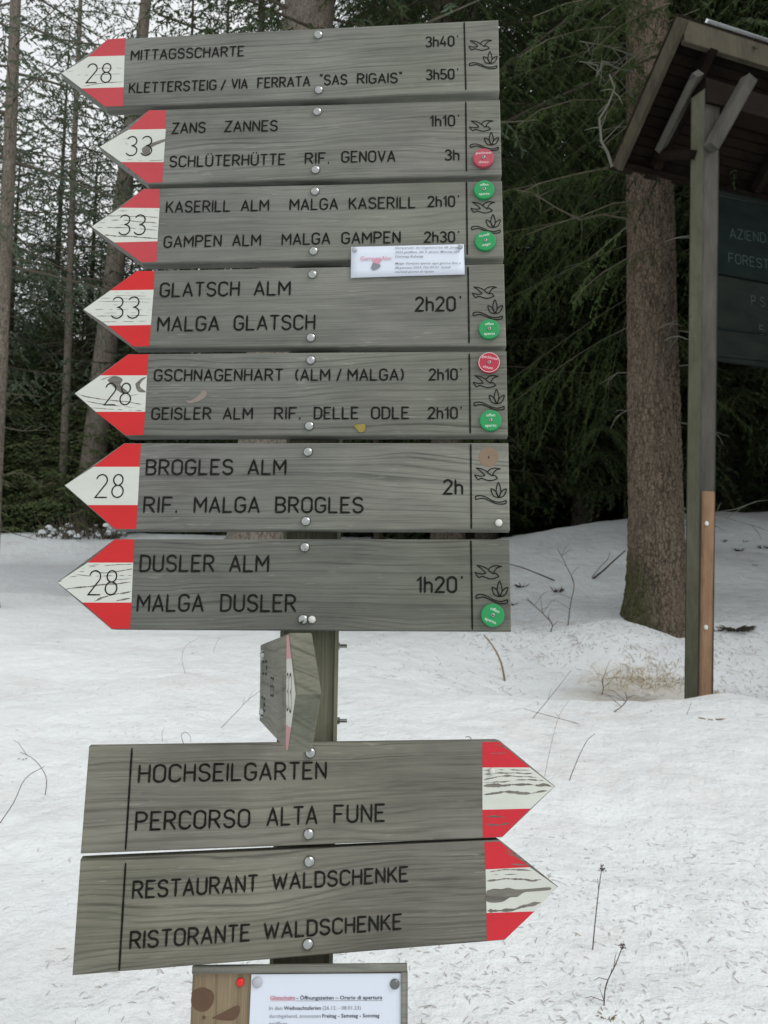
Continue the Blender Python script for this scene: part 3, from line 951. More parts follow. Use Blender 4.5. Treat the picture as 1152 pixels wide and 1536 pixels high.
# rafters: pale pair and dark ones
for a_ in (.30, 1.35, 2.5):
    q0 = A_ + e1 * a_ - rn * .055; q1 = C_ + e1 * a_ - rn * .055
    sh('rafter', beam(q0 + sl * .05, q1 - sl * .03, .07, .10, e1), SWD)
# purlin beam from post top
pu0 = pc1 - e1 * .62; 
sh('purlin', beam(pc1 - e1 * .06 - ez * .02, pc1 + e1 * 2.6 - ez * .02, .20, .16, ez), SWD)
# braces
b0 = at(1066, 222, POST_D - .02); b1 = at(1124, 118, POST_D - .05)
sh('brace', beam(b0, b1, .10, .085, e2), SW, label='pale brace rising to the right from the post')
b0 = at(1042, 232, POST_D + .1); b1 = at(985, 235, POST_D + .75)
sh('brace', beam(b0, b1, .07, .09, ez), SWD)
b0 = at(1047, 110, POST_D + .02); b1 = at(990, 225, POST_D + .62)
sh('brace', beam(b0, b1, .06, .08, e2), SW)
# snow lying on the roof top
mb = MB()
n_ = 26
pts = []
Vs, Fs = [], []
rows = 7
for i in range(n_):
    u = .28 + (WID - .28) * i / (n_ - 1)
    th = .11 * min(1, (i + .2) / 4) * (1 + .2 * math.sin(i * 1.7))
    for j in range(rows):
        t_ = j / (rows - 1)
        prof = math.sqrt(max(0, 1 - (2 * t_ - 1) ** 4))
        p = A_ + e1 * u + rn * .135 + sl * (-.10 + .72 * Lr * t_) + rn * th * (prof - .25)
        Vs.append(p)
for i in range(n_ - 1):
    for j in range(rows - 1):
        a0 = i * rows + j
        Fs.append((a0, a0 + 1, a0 + rows + 1, a0 + rows))
nv0 = len(Vs)
Vs += [p - rn * .03 for p in Vs]
Fs += [tuple(k + nv0 for k in f)[::-1] for f in Fs[:]]
ring_ = [i * rows for i in range(n_)] + [(n_ - 1) * rows + j for j in range(1, rows)] + [i * rows + rows - 1 for i in range(n_ - 2, -1, -1)] + [j for j in range(rows - 2, 0, -1)]
for k in range(len(ring_)):
    a0, b0_ = ring_[k], ring_[(k + 1) % len(ring_)]
    Fs.append((b0_, a0, a0 + nv0, b0_ + nv0))
sn = mesh_from('roof_snow', Vs, Fs, M['snow_clump'], None, True)
tag(sn, 'thin white layer of snow lying on the shelter roof', 'snow')

# ---- noticeboard on the shelter
NB = wood('dark_green_panel_wood', 41, (.003, .006, .0055), (.011, .018, .016), spec=.06, axis='X', warp=.03, bdist=.004, rough=.95)
NB2 = wood('dark_brown_panel_wood', 42, (.005, .007, .0065), (.018, .022, .019), spec=.06, axis='X', warp=.03, bdist=.004, rough=.95)
M['sign_green'] = plain('dull_green_paint', (.008, .030, .024), .7, 0, .5, 60)
PBo = pc0 - e2 * (PW / 2 + .05)                    # front plane of the panel
nrm = -e2
def pp(px, py, off=0.0): return on_plane(px, py, PBo + nrm * off, nrm)
def quad_board(name, c, thick, mat, parent, label=None):
    """c: four front corners (world) ccw from lower-left"""
    fr = [SM @ v for v in c]; n = SM.to_3x3() @ nrm
    bk = [v - n * thick for v in fr]
    V_ = fr + bk
    F_ = [(0, 1, 2, 3), (7, 6, 5, 4), (0, 4, 5, 1), (1, 5, 6, 2), (2, 6, 7, 3), (3, 7, 4, 0)]
    o = mesh_from(name, V_, F_, mat, parent)
    md = o.modifiers.new('bevel', 'BEVEL'); md.width = .004; md.segments = 2
    if label: o['label'] = label
    return o
UPL = pp(1058, 279); LPL = pp(1056, 406)
hU = UPL.z; hM = LPL.z; LOL = pp(1051, 408, .012); LOB = pp(1050, 537, .012)
W_ = 1.6
def right(p): return p + e1 * W_
panel = thing('notice_board', 'dark green wooden forestry notice board fixed to the shelter post', 'notice board', shelter.matrix_world)
ub = quad_board('upper_board', [LPL, right(LPL), right(UPL), UPL], .03, NB, panel)
lb = quad_board('lower_board', [LOB, right(LOB), right(LOL), LOL], .03, NB2, panel)
def strip(name, a, b, w, mat, parent, off=.004):
    a = pp(*a, off); b = pp(*b, off)
    V_, F_ = beam(a, b, w, .004, nrm.cross((b - a)), .0008)
    return mesh_from(name, [SM @ Vector(v) for v in V_], F_, mat, parent)
strip('frame_batten', (1062, 285), (1151, 306), .03, NB2, ub, .006)
strip('painted_border', (1069, 291), (1069, 404), .006, M['sign_green'], ub, .003)
strip('painted_border', (1069, 291), (1151, 308), .006, M['sign_green'], ub, .003)
strip('frame_batten', (1054, 489), (1151, 500), .018, NB, lb, .018)
strip('frame_batten', (1054, 529), (1151, 539), .03, NB2, lb, .018)
for (px, py, pr) in ((1074, 300, ub), (1071, 510, lb)):
    c0 = pp(px, py, .012); VV, FF = tube([c0 + e2 * .02, c0 - e2 * .002, c0 - e2 * .005], [.009, .009, .005], 12)
    mesh_from('screw', [SM @ v for v in VV], FF, M['steel_dull'], pr)

# ------------------------------------------------------------------ stroke lettering (routed single-line condensed capitals)
def arc(cx, cy, rx, ry, a0, a1, n=None):
    n = n or max(4, int(abs(a1 - a0) / 18))
    return [(cx + rx * math.cos(R(a0 + (a1 - a0) * i / n)), cy + ry * math.sin(R(a0 + (a1 - a0) * i / n))) for i in range(n + 1)]
GL_ = {
    'A': (.52, [[(0, 0), (.26, 1), (.52, 0)], [(.08, .3), (.44, .3)]]),
    'B': (.48, [[(0, 0), (0, 1), (.24, 1)] + arc(.24, .76, .22, .24, 90, -90) + [(0, .52)], [(.24, .52)] + arc(.25, .26, .23, .26, 90, -90) + [(0, 0)]]),
    'C': (.48, [arc(.25, .75, .25, .25, 15, 180) + arc(.25, .25, .25, .25, 180, 345)]),
    'D': (.48, [[(0, 0), (0, 1), (.2, 1)] + arc(.2, .72, .28, .28, 90, 0) + arc(.2, .28, .28, .28, 0, -90) + [(0, 0)]]),
    'E': (.42, [[(.42, 1), (0, 1), (0, 0), (.42, 0)], [(0, .52), (.34, .52)]]),
    'F': (.42, [[(.42, 1), (0, 1), (0, 0)], [(0, .5), (.34, .5)]]),
    'G': (.5, [arc(.25, .75, .25, .25, 15, 180) + arc(.25, .25, .25, .25, 180, 360) + [(.5, .46), (.27, .46)]]),
    'H': (.46, [[(0, 0), (0, 1)], [(.46, 0), (.46, 1)], [(0, .52), (.46, .52)]]),
    'I': (.0, [[(0, 0), (0, 1)]]),
    'K': (.46, [[(0, 0), (0, 1)], [(.44, 1), (0, .38)], [(.15, .59), (.47, 0)]]),
    'L': (.42, [[(0, 1), (0, 0), (.42, 0)]]),
    'M': (.6, [[(0, 0), (0, 1), (.3, .38), (.6, 1), (.6, 0)]]),
    'N': (.47, [[(0, 0), (0, 1), (.47, 0), (.47, 1)]]),
    'O': (.5, [arc(.25, .75, .25, .25, 0, 180) + arc(.25, .25, .25, .25, 180, 360) + [(.5, .75)]]),
    'P': (.47, [[(0, 0), (0, 1), (.23, 1)] + arc(.23, .74, .24, .26, 90, -90) + [(0, .48)]]),
    'R': (.48, [[(0, 0), (0, 1), (.22, 1)] + arc(.22, .74, .24, .26, 90, -90) + [(0, .48)], [(.22, .48), (.48, 0)]]),
    'S': (.48, [arc(.24, .755, .23, .245, 20, 180) + arc(.24, .755, .23, .235, 200, 262, 4) + arc(.24, .265, .24, .245, 80, 0) + arc(.24, .25, .24, .25, -15, -165)]),
    'T': (.46, [[(0, 1), (.46, 1)], [(.23, 1), (.23, 0)]]),
    'U': (.48, [[(0, 1)] + arc(.24, .25, .24, .25, 180, 360) + [(.48, 1)]]),
    'Ü': (.48, [[(0, 1)] + arc(.24, .25, .24, .25, 180, 360) + [(.48, 1)], [(.12, 1.14), (.12, 1.2)], [(.36, 1.14), (.36, 1.2)]]),
    'V': (.5, [[(0, 1), (.25, 0), (.5, 1)]]),
    'W': (.72, [[(0, 1), (.18, 0), (.36, .85), (.54, 0), (.72, 1)]]),
    'Z': (.46, [[(0, 1), (.46, 1), (0, 0), (.46, 0)]]),
    '0': (.46, [arc(.23, .76, .23, .24, 0, 180) + arc(.23, .24, .23, .24, 180, 360) + [(.46, .76)]]),
    '1': (.2, [[(0, .78), (.18, 1), (.18, 0)]]),
    '2': (.46, [arc(.23, .75, .22, .25, 165, -38) + [(0, 0), (.47, 0)]]),
    '3': (.46, [arc(.22, .76, .22, .24, 150, -90), arc(.22, .26, .25, .26, 90, -150)]),
    '4': (.48, [[(.26, 1), (0, .28), (.48, .28)], [(.36, .5), (.36, 0)]]),
    '5': (.46, [[(.42, 1), (.05, 1), (.03, .55)] + arc(.22, .3, .25, .29, 118, -150)]),
    '8': (.46, [arc(.23, .765, .19, .235, -90, 270, 22), arc(.23, .265, .23, .265, 90, 450, 24)]),
    'h': (.38, [[(0, 0), (0, 1)], [(0, .40)] + arc(.19, .46, .19, .19, 165, 0) + [(.38, 0)]]),
    '/': (.3, [[(0, -.05), (.3, 1.02)]]),
    '(': (.14, [arc(.3, .5, .3, .62, 125, 235)]),
    ')': (.14, [arc(-.16, .5, .3, .62, 55, -55)]),
    '.': (.04, [[(.02, -.01), (.02, .07)]]),
    "'": (.05, [[(.03, .95), (.03, 1.04)]]),
    '"': (.15, [[(.0, 1.1), (.03, .94)], [(.13, 1.1), (.12, .94)]]),
}
GAP = .21
def word_width(w): return sum(GL_[c][0] for c in w) + GAP * (len(w) - 1)

def ribbon(pts, hw, jit, closed=False):
    """flat stroke of half width hw (round-ish ends) as verts/faces in 2-D"""
    rnd = jit
    P = [Vector(p) for p in pts]
    Q = [P[0]]
    for p in P[1:]:
        if (p - Q[-1]).length > 1e-5: Q.append(p)
    P = Q
    if len(P) < 2: P.append(P[0] + Vector((0, .0005)))
    # subdivide long runs so the edge can wander like a hand-guided router
    S = [P[0]]
    for a, b in zip(P, P[1:]):
        k = max(1, int((b - a).length / .004))
        for i in range(1, k + 1): S.append(a + (b - a) * i / k)
    P = S; n = len(P)
    d0 = (P[1] - P[0]).normalized(); d1 = (P[-1] - P[-2]).normalized()
    V_, F_ = [], []
    V_.append(P[0] - d0 * hw)
    for i in range(n):
        a = P[max(i - 1, 0)]; b = P[min(i + 1, n - 1)]
        u = (P[i] - a).normalized() if i > 0 else (b - P[i]).normalized()
        v = (b - P[i]).normalized() if i < n - 1 else u
        n1 = Vector((-u.y, u.x)); n2 = Vector((-v.y, v.x))
        m = n1 + n2
        m = m / max(m.dot(n1), .45)
        w = hw * (1 + rnd.uniform(-.10, .10))
        if i in (0, n - 1): w *= .8
        V_.append(P[i] + m * w); V_.append(P[i] - m * w)
    V_.append(P[-1] + d1 * hw)
    F_.append((0, 2, 1))
    for i in range(n - 1):
        a = 1 + 2 * i
        F_.append((a, a + 1, a + 3, a + 2))
    e = 1 + 2 * (n - 1)
    F_.append((e, e + 1, len(V_) - 1))
    return V_, F_

class Board:
    """a sign board: plane with axes ex (along), ez (up), n towards the viewer"""
    def __init__(s, name, label, cat, ex, ez, px, py, p0, thick, matseed, group=None, proud=0.0):
        s.ex = ex; s.ez = ez; s.n = ex.cross(ez).normalized()   # x cross z = -y = towards the camera
        s.p0 = p0
        o = on_plane(px, py, p0, s.n)
        s.M = frame_mat(o, ex, -s.n, ez)
        s.I = s.M.inverted()
        s.root = thing(name, label, cat, s.M, group)
        s.thick = thick; s.rnd = random.Random(matseed)
        s.layer = 0
    def loc(s, px, py):
        q = s.I @ on_plane(px, py, s.p0, s.n); return Vector((q.x, q.z))
    def poly(s, name, pts, y, mat, parent=None, thick=None, bev=.002):
        P = [s.loc(*p) for p in pts]
        if thick is None:
            ar = sum(P[i].x * P[(i + 1) % len(P)].y - P[(i + 1) % len(P)].x * P[i].y for i in range(len(P)))
            if ar < 0: P = P[::-1]
            V_ = [(p.x, y, p.y) for p in P]; F_ = [tuple(range(len(P)))]
        else:
            V_, F_ = bevel_prism(P, y, y + thick, bev)
        return mesh_from(name, V_, F_, mat, parent or s.root)
    def strokes(s, name, lines, hw, mat=None, y=-.0007, parent=None):
        mb = MB(); k = 0
        for ln in lines:
            V_, F_ = ribbon(ln, hw, s.rnd)
            yy = y - .00002 * (k % 6); k += 1
            mb.add(([(v.x, yy, v.y) for v in V_], F_))
        return mb.build(name, mat or M['groove'], parent or s.root)
    def text(s, words, hw, mat=None, name='lettering', y=-.0007, parent=None):
        """words: list of (text, x0, y0, x1, y1, cap_px) baseline ends in the photograph"""
        lines = []
        for (w, x0, y0, x1, y1, cap) in words:
            a = s.loc(x0, y0); b = s.loc(x1, y1); t = s.loc(x0, y0 - cap)
            H_ = (t - a).length
            up = Vector((0, 1)); d = b - a; Wd = d.length; d = d / Wd
            a = a + d * hw; Wd -= 2 * hw; H_ -= hw * 2; a = a + up * hw
            k = Wd / word_width(w); x = 0
            for c in w:
                gw, gl = GL_[c]
                for l in gl:
                    lines.append([a + d * ((x + p[0]) * k) + up * (p[1] * H_) for p in l])
                x += gw + GAP
        return s.strokes(name, lines, hw, mat, y, parent)
    def bolt(s, px, py, r=.0082):
        c = s.loc(px, py)
        prof = [(r * 1.0, 0.0), (r * 1.0, -.0012), (r * .93, -.0028), (r * .78, -.0043), (r * .5, -.0056), (r * .2, -.0062)]
        V_, F_ = [], []; N = 20
        for (rr, yy) in prof:
            for k in range(N):
                t = 2 * math.pi * k / N; V_.append((c.x + rr * math.cos(t), yy, c.y + rr * math.sin(t)))
        for i in range(len(prof) - 1):
            for k in range(N):
                k2 = (k + 1) % N
                F_.append((i * N + k, i * N + k2, (i + 1) * N + k2, (i + 1) * N + k))
        F_.append(tuple(len(prof) * N - N + k for k in range(N)))
        V0 = len(V_)   # shank through the board into the post
        for yy in (.0, s.thick + .03):
            for k in range(8):
                t = 2 * math.pi * k / 8; V_.append((c.x + .0035 * math.cos(t), yy, c.y + .0035 * math.sin(t)))
        for k in range(8): F_.append((V0 + k, V0 + (k + 1) % 8, V0 + 8 + (k + 1) % 8, V0 + 8 + k))
        return mesh_from('bolt', V_, F_, M['steel'], s.root, True)
    def cap(s, px, py, r=.0055, mat=None, name='screw_cap', parent=None):
        c = s.loc(px, py); V_, F_ = tube([Vector((c.x, .0, c.y)), Vector((c.x, -.0035, c.y)), Vector((c.x, -.0052, c.y)), Vector((c.x, -.006, c.y))], [r, r, r * .75, r * .3], 18)
        return mesh_from(name, V_, F_, mat or M['cap'], parent or s.root, True)

# planes
U_ = camvec(48, 6158, 1160)
def ortho(v):
    v = v - U_ * v.dot(U_); return v.normalized()
EX_UP = ortho(camvec(15576, 62, -1160))
EX_LO = ortho(camvec(5504, -232, 1160))
EX_MID = ortho((EX_UP + EX_LO) / 2)
P0 = at(457, 877, 1.22)
NU = EX_UP.cross(U_).normalized(); NL = EX_LO.cross(U_).normalized(); NM = EX_MID.cross(U_).normalized()
TH = .0245

# ---- the post
PSW = .094
cpt = on_plane(461.5, 1030, P0, NM) - NM * (TH + .007 + PSW / 2)   # axis point
top_h = (on_plane(470, 66, P0, NM) - on_plane(459, 1030, P0, NM)).dot(U_)
foot = cpt.copy()
kz = (H1(cpt.x, cpt.y - .1) - .1 - cpt.z) / U_.z
postM = frame_mat(cpt + U_ * kz, EX_MID, -NM, U_)
post = thing('sign_post', 'square weathered wooden post carrying all the direction signs', 'post', postM)
PM = wood('post_wood', 51, (.062, .062, .042), (.165, .165, .115), axis='Z', moss=.15, warp=.03, bdist=.004)
Lp = top_h - kz
V_, F_ = beam((0, 0, 0), (0, 0, Lp), PSW, PSW, (1, 0, 0), .006)
mesh_from('shaft', V_, F_, PM, post)

# ---- signs
DK = (.055, .055, .051); LT = (.218, .217, .200)
def board_mats(seed, red, peel, fine, rpeel=.15, k=1.0, warm=0.0, along=4.0, warp=.05, tint=(.90, .94, .88), cath=None, ringk=1.0, drift=1.0):
    dk = (DK[0] * k * (1 + warm), DK[1] * k, DK[2] * k * (1 - warm)); lt = (LT[0] * k * (1 + warm), LT[1] * k, LT[2] * k * (1 - warm))
    return (wood('weathered_board_%d' % seed, seed, dk, lt, tint=tint, warp=warp, moss=.0, cath=cath, ringk=ringk, drift=drift),
            paint('red_paint_%d' % seed, seed + .5, red, rpeel, along=along),
            paint('white_paint_%d' % seed, seed + .5, (.60, .62, .56), peel, fine=fine, along=along, warp=warp))

# emblem drawn once from the sixth board (pixels), stamped elsewhere by its wing tip
def E(u, v): return (u / 5.12 + 680, v / 5.12 + 660)
def bez(p, n=7):
    """smooth curve through points (Catmull-Rom)"""
    P = [p[0]] + list(p) + [p[-1]]; out = []
    for i in range(1, len(P) - 2):
        for k in range(n):
            t = k / n
            out.append(tuple(.5 * ((2 * P[i][j]) + (-P[i - 1][j] + P[i + 1][j]) * t + (2 * P[i - 1][j] - 5 * P[i][j] + 4 * P[i + 1][j] - P[i + 2][j]) * t * t + (-P[i - 1][j] + 3 * P[i][j] - 3 * P[i + 1][j] + P[i + 2][j]) * t ** 3) for j in (0, 1)))
    out.append(tuple(p[-1])); return out
EMB = [
    bez([E(175, 217), E(215, 224), E(250, 240), E(275, 262), E(297, 278)], 4),          # near wing top edge
    bez([E(175, 217), E(205, 238), E(232, 262), E(242, 276)], 4),
    bez([E(242, 276), E(215, 280), E(190, 277), E(163, 270)], 4),                        # tail top
    bez([E(163, 270), E(175, 290), E(190, 308)], 3),
    bez([E(190, 308), E(215, 297), E(240, 305), E(275, 315), E(310, 310), E(340, 298)], 4),   # belly
    bez([E(340, 298), E(328, 283), E(312, 274), E(297, 278)], 4),                        # head
    bez([E(262, 248), E(285, 226), E(320, 218), E(362, 224)], 4),                        # far wing
    bez([E(362, 224), E(335, 230), E(315, 246), E(297, 278)], 4),
    bez([E(347, 442), E(330, 410), E(331, 370), E(345, 330), E(361, 370), E(363, 410), E(347, 442)], 4),
    bez([E(343, 445), E(312, 435), E(296, 410), E(290, 377), E(318, 390), E(335, 412), E(343, 445)], 4),
    bez([E(352, 445), E(382, 435), E(400, 408), E(406, 378), E(380, 390), E(362, 412), E(352, 445)], 4),
    bez([E(172, 460), E(172, 436), E(215, 430), E(262, 447), E(305, 470), E(350, 480), E(385, 474), E(404, 466)], 4),
    bez([E(404, 466), E(404, 488), E(370, 495), E(325, 490), E(275, 468), E(225, 450), E(172, 460)], 4),
]
EMB_ANCHOR = E(175, 217)

REDN = (.57, .020, .022); REDF = (.48, .055, .066)
LBL = 'leftward wooden arrow sign '
SIGNS = [
 dict(label=LBL + 'reading Mittagsscharte and Klettersteig, topmost on the post', seed=1, cath=(.16, .01, 4.0), rk=1.0, red=REDF, peel=.15, fine=.2, rpeel=.02, k=1.12, centre=(478, 95),
  out=[(90.5, 110), (161, 58.2), (747.6, 28.9), (749.3, 136.6), (157, 160.8)], cut=[(188.3, 56.5), (187, 83.5), (185.6, 131), (185.0, 160.0)], wl=(132, 85), wb=(121, 132.8),
  num=('28', 128.6, 125.2, 166.8, 124.5, 29.5), div=[(696.2, 34.2), (698.8, 134.5)], emb=(705.1, 61.3), bolts=[(477.7, 53.2), (478.3, 135.7)],
  text=[[('MITTAGSSCHARTE', 195.6, 91.4, 366.5, 84.9, 16)], [('3h40', 637.8, 71.6, 682, 70, 16.5), ("'", 685, 70, 688, 70, 16.5)],
        [('KLETTERSTEIG', 192.8, 140.6, 324.8, 135.6, 16), ('/', 330.7, 135.6, 338.7, 135.6, 16), ('VIA', 346.7, 134.4, 371.7, 133.6, 16), ('FERRATA', 385.6, 133, 465.4, 130, 16.2), ('"SAS', 479.3, 128.8, 521.2, 127.7, 16.3), ('RIGAIS"', 535.3, 126.6, 603.8, 125.2, 16.3)],
        [('3h50', 638.6, 120.8, 682, 119.6, 16.5), ("'", 685, 119.6, 688, 119.6, 16.5)]]),
 dict(label=LBL + 'reading Zans Zannes and Schlüterhütte, second from the top', seed=2, cath=(-.12, -.02, 5), rk=1.0, red=REDF, peel=.12, fine=.2, rpeel=.02, k=1.06, centre=(475, 212),
  out=[(147.7, 220.3), (223, 164.4), (749.9, 149), (752.5, 261.4), (220.6, 275.6)], cut=[(249.4, 165), (248.8, 193.6), (245.6, 243.3), (243.7, 274.2)], wl=(191.8, 194.7), wb=(180.7, 243.3),
  num=('33', 188.3, 234.6, 227.6, 234.2, 30), div=[(698.6, 153.4), (699.7, 257)], emb=(706.4, 181.7), bolts=[(476, 168), (473.5, 255)],
  text=[[('ZANS', 257.4, 201.4, 308.5, 200, 17.2), ('ZANNES', 336.3, 198.6, 416.8, 197.4, 17.2)], [('1h10', 644.5, 190.6, 683, 190, 17.4), ("'", 686, 190, 689.5, 190, 17.4)],
        [('SCHLÜTERHÜTTE', 253.6, 251.6, 428.3, 248, 17.6), ('RIF.', 456.8, 246.8, 494.6, 246, 17.6), ('GENOVA', 511.7, 244.6, 593.5, 243.5, 18)], [('3h', 666.7, 241.4, 689.4, 241.2, 17)]]),
 dict(label=LBL + 'reading Kaserill Alm and Gampen Alm, third from the top', seed=3, cath=(.3, -.14, 12), rk=0.7, red=REDF, peel=.15, fine=.3, rpeel=.02, k=.98, centre=(472, 332),
  out=[(135.6, 340), (214.6, 282.8), (752.9, 270.9), (755.8, 385.4), (212, 394.6)], cut=[(239.7, 282.8), (239.4, 312.4), (236.3, 362), (235, 393.4)], wl=(179, 311.7), wb=(170.3, 363.8),
  num=('33', 177.2, 353.3, 217.8, 353, 31), div=[(699.7, 273.8), (700.9, 381.6)], emb=(708.3, 303.5), bolts=[(472.7, 287.5), (470.5, 377)],
  text=[[('KASERILL', 248.4, 319.8, 345.6, 318, 17.8), ('ALM', 361, 317.6, 403.6, 316.8, 17.8), ('MALGA', 434, 316.2, 507.3, 315, 18), ('KASERILL', 523, 314.6, 623.6, 312.8, 18)], [('2h10', 641, 311.4, 683, 311, 17.5), ("'", 686, 311, 689.4, 311, 17.5)],
        [('GAMPEN', 245, 372.6, 332.4, 370.4, 18.5), ('ALM', 348, 370, 391.5, 369.6, 18.5), ('MALGA', 422, 368.6, 495.5, 366.9, 18.5), ('GAMPEN', 511.7, 366.6, 601.2, 365.4, 18.5)], [('2h30', 635.7, 364.8, 683, 364.4, 17.5), ("'", 686, 364.4, 690, 364.4, 17.5)]]),
 dict(label=LBL + 'reading Glatsch Alm and Malga Glatsch', seed=4, cath=(-.1, .16, 14), rk=0.5, red=REDN, peel=.10, fine=.3, rpeel=.02, k=1.0, centre=(468, 460),
  out=[(123.4, 464.2), (204.5, 405.9), (755.9, 395.4), (759.4, 518.6), (199.8, 521)], cut=[(231.7, 405.9), (230.7, 434.7), (226.5, 487.5), (224, 520)], wl=(164.4, 435.8), wb=(160.6, 488.5),
  num=('33', 166, 478.6, 208.5, 478.3, 33.3), div=[(702, 401), (703.6, 514.5)], emb=(710.5, 430.5), bolts=[(469, 412), (466.5, 506.7)],
  text=[[('GLATSCH', 239, 446.6, 359.5, 444.6, 22.6), ('ALM', 380.3, 444.2, 436, 443.8, 22.6)], [('2h20', 622, 468, 684, 467.4, 23), ("'", 688, 467.4, 693, 467.4, 23)],
        [('MALGA', 235.2, 498, 329, 496.8, 23.2), ('GLATSCH', 350, 496.4, 473, 495.4, 23.4)]]),
 dict(label=LBL + 'reading Gschnagenhart and Geisler Alm, dark knot on tip', seed=5, cath=(.12, .0, 3.6), rk=1.2, red=REDN, peel=.15, fine=.2, rpeel=.10, k=.92, centre=(465, 590),
  out=[(110.6, 590), (191.5, 530.9), (759.7, 526.3), (761.8, 653), (187.6, 653.8)], cut=[(223, 530.9), (220.6, 563.2), (217.8, 617.7), (215.4, 653)], wl=(149.4, 563.2), wb=(142.5, 617.7),
  num=('28', 155.7, 608.4, 196.3, 608.2, 34), div=[(703.9, 531.3), (705.3, 649.4)], emb=(712.1, 563.6), bolts=[(466.3, 540.5), (464, 639)],
  text=[[('GSCHNAGENHART', 230.3, 572.4, 424.8, 571.8, 18.6), ('(ALM', 442.4, 571.8, 495.5, 571.6, 18.6), ('/', 504.3, 571.6, 512.6, 571.5, 18.6), ('MALGA)', 521, 571.5, 606, 571.4, 18.6)], [('2h10', 642.8, 571.2, 687, 571, 18.5), ("'", 690, 571, 693.5, 571, 18.5)],
        [('GEISLER', 226.5, 630.2, 317, 630, 19), ('ALM', 334, 630, 379.3, 629.8, 19), ('RIF.', 411, 629.8, 451.5, 629.6, 19), ('DELLE', 470.4, 629.4, 538, 629.3, 19.2), ('ODLE', 556.3, 629.2, 614, 629.1, 19.2)], [('2h10', 641.3, 629, 687, 629, 18.8), ("'", 690, 629, 693.5, 629, 18.8)]]),
 dict(label=LBL + 'reading Brogles Alm and Rif. Malga Brogles, with a clean white tip', seed=6, cath=(.27, .005, 2.9), rk=1.3, red=REDN, peel=.0, fine=.1, rpeel=.0, k=1.05, centre=(460, 730),
  out=[(95.6, 728), (185.6, 664.6), (762.6, 664.2), (764.8, 795.5), (172, 794.4)], cut=[(211.5, 665), (209.5, 700.3), (206.7, 757.6), (204.3, 794)], wl=(139, 700.3), wb=(130.3, 757.6),
  num=('28', 141.8, 747.2, 185.2, 747.2, 36), div=[(706, 667), (707, 792.6)], emb=(714.2, 702), bolts=[(462, 678), (459, 782)],
  text=[[('BROGLES', 218, 713.4, 349.8, 713, 24.4), ('ALM', 371, 713, 429.6, 713, 24.4)], [('2h', 664.3, 742.4, 695, 742.4, 23.8)],
        [('RIF.', 214.4, 769.8, 266.5, 769.8, 25), ('MALGA', 290, 769.8, 389.7, 769.8, 25), ('BROGLES', 412.3, 769.9, 545.4, 770.4, 25)]]),
 dict(label=LBL + 'reading Dusler Alm and Malga Dusler, lowest of the leftward ones', seed=7, cath=(-.4, -.16, 11), rk=1.1, red=REDN, peel=.15, fine=.2, rpeel=.0, k=.80, centre=(456, 877),
  out=[(84.2, 873.6), (171.5, 808.5), (764.3, 809.2), (766.8, 947.3), (166.8, 943.9)], cut=[(201.7, 808.5), (199.9, 844), (197.4, 903.8), (195.3, 943.6)], wl=(130.5, 844), wb=(122.7, 903.8),
  num=('28', 131.2, 893.2, 175.7, 893.2, 38), div=[(706.3, 811.3), (708.5, 943.7)], emb=(715.2, 848), bolts=[(457.5, 821), (454.7, 929)],
  text=[[('DUSLER', 208.8, 858.4, 321.6, 858.4, 26.4), ('ALM', 343.3, 858.4, 403.5, 858.6, 26.4)], [('1h20', 624.5, 889.8, 686, 889.8, 25.5), ("'", 690, 889.8, 695.7, 889.8, 25.5)],
        [('MALGA', 204.5, 918, 305.6, 918, 27.2), ('DUSLER', 329.8, 918, 444.4, 918.6, 27.2)]]),
]
BD = []
emb_loc = None
b6 = SIGNS[5]
tmpN = NU
def emblem_lines(bd, anchor):
    # physical shape taken once in the plane, centred on the wing tip
    ax, az_ = EX_UP, U_
    a0 = on_plane(*EMB_ANCHOR, P0, NU)
    tgt = on_plane(*anchor, P0, NU)
    out = []
    for ln in EMB:
        L2 = []
        for p in ln:
            q = on_plane(*p, P0, NU) - a0 + tgt
            w = bd.I @ q; L2.append(Vector((w.x, w.z)))
        out.append(L2)
    return out
HW = .00155
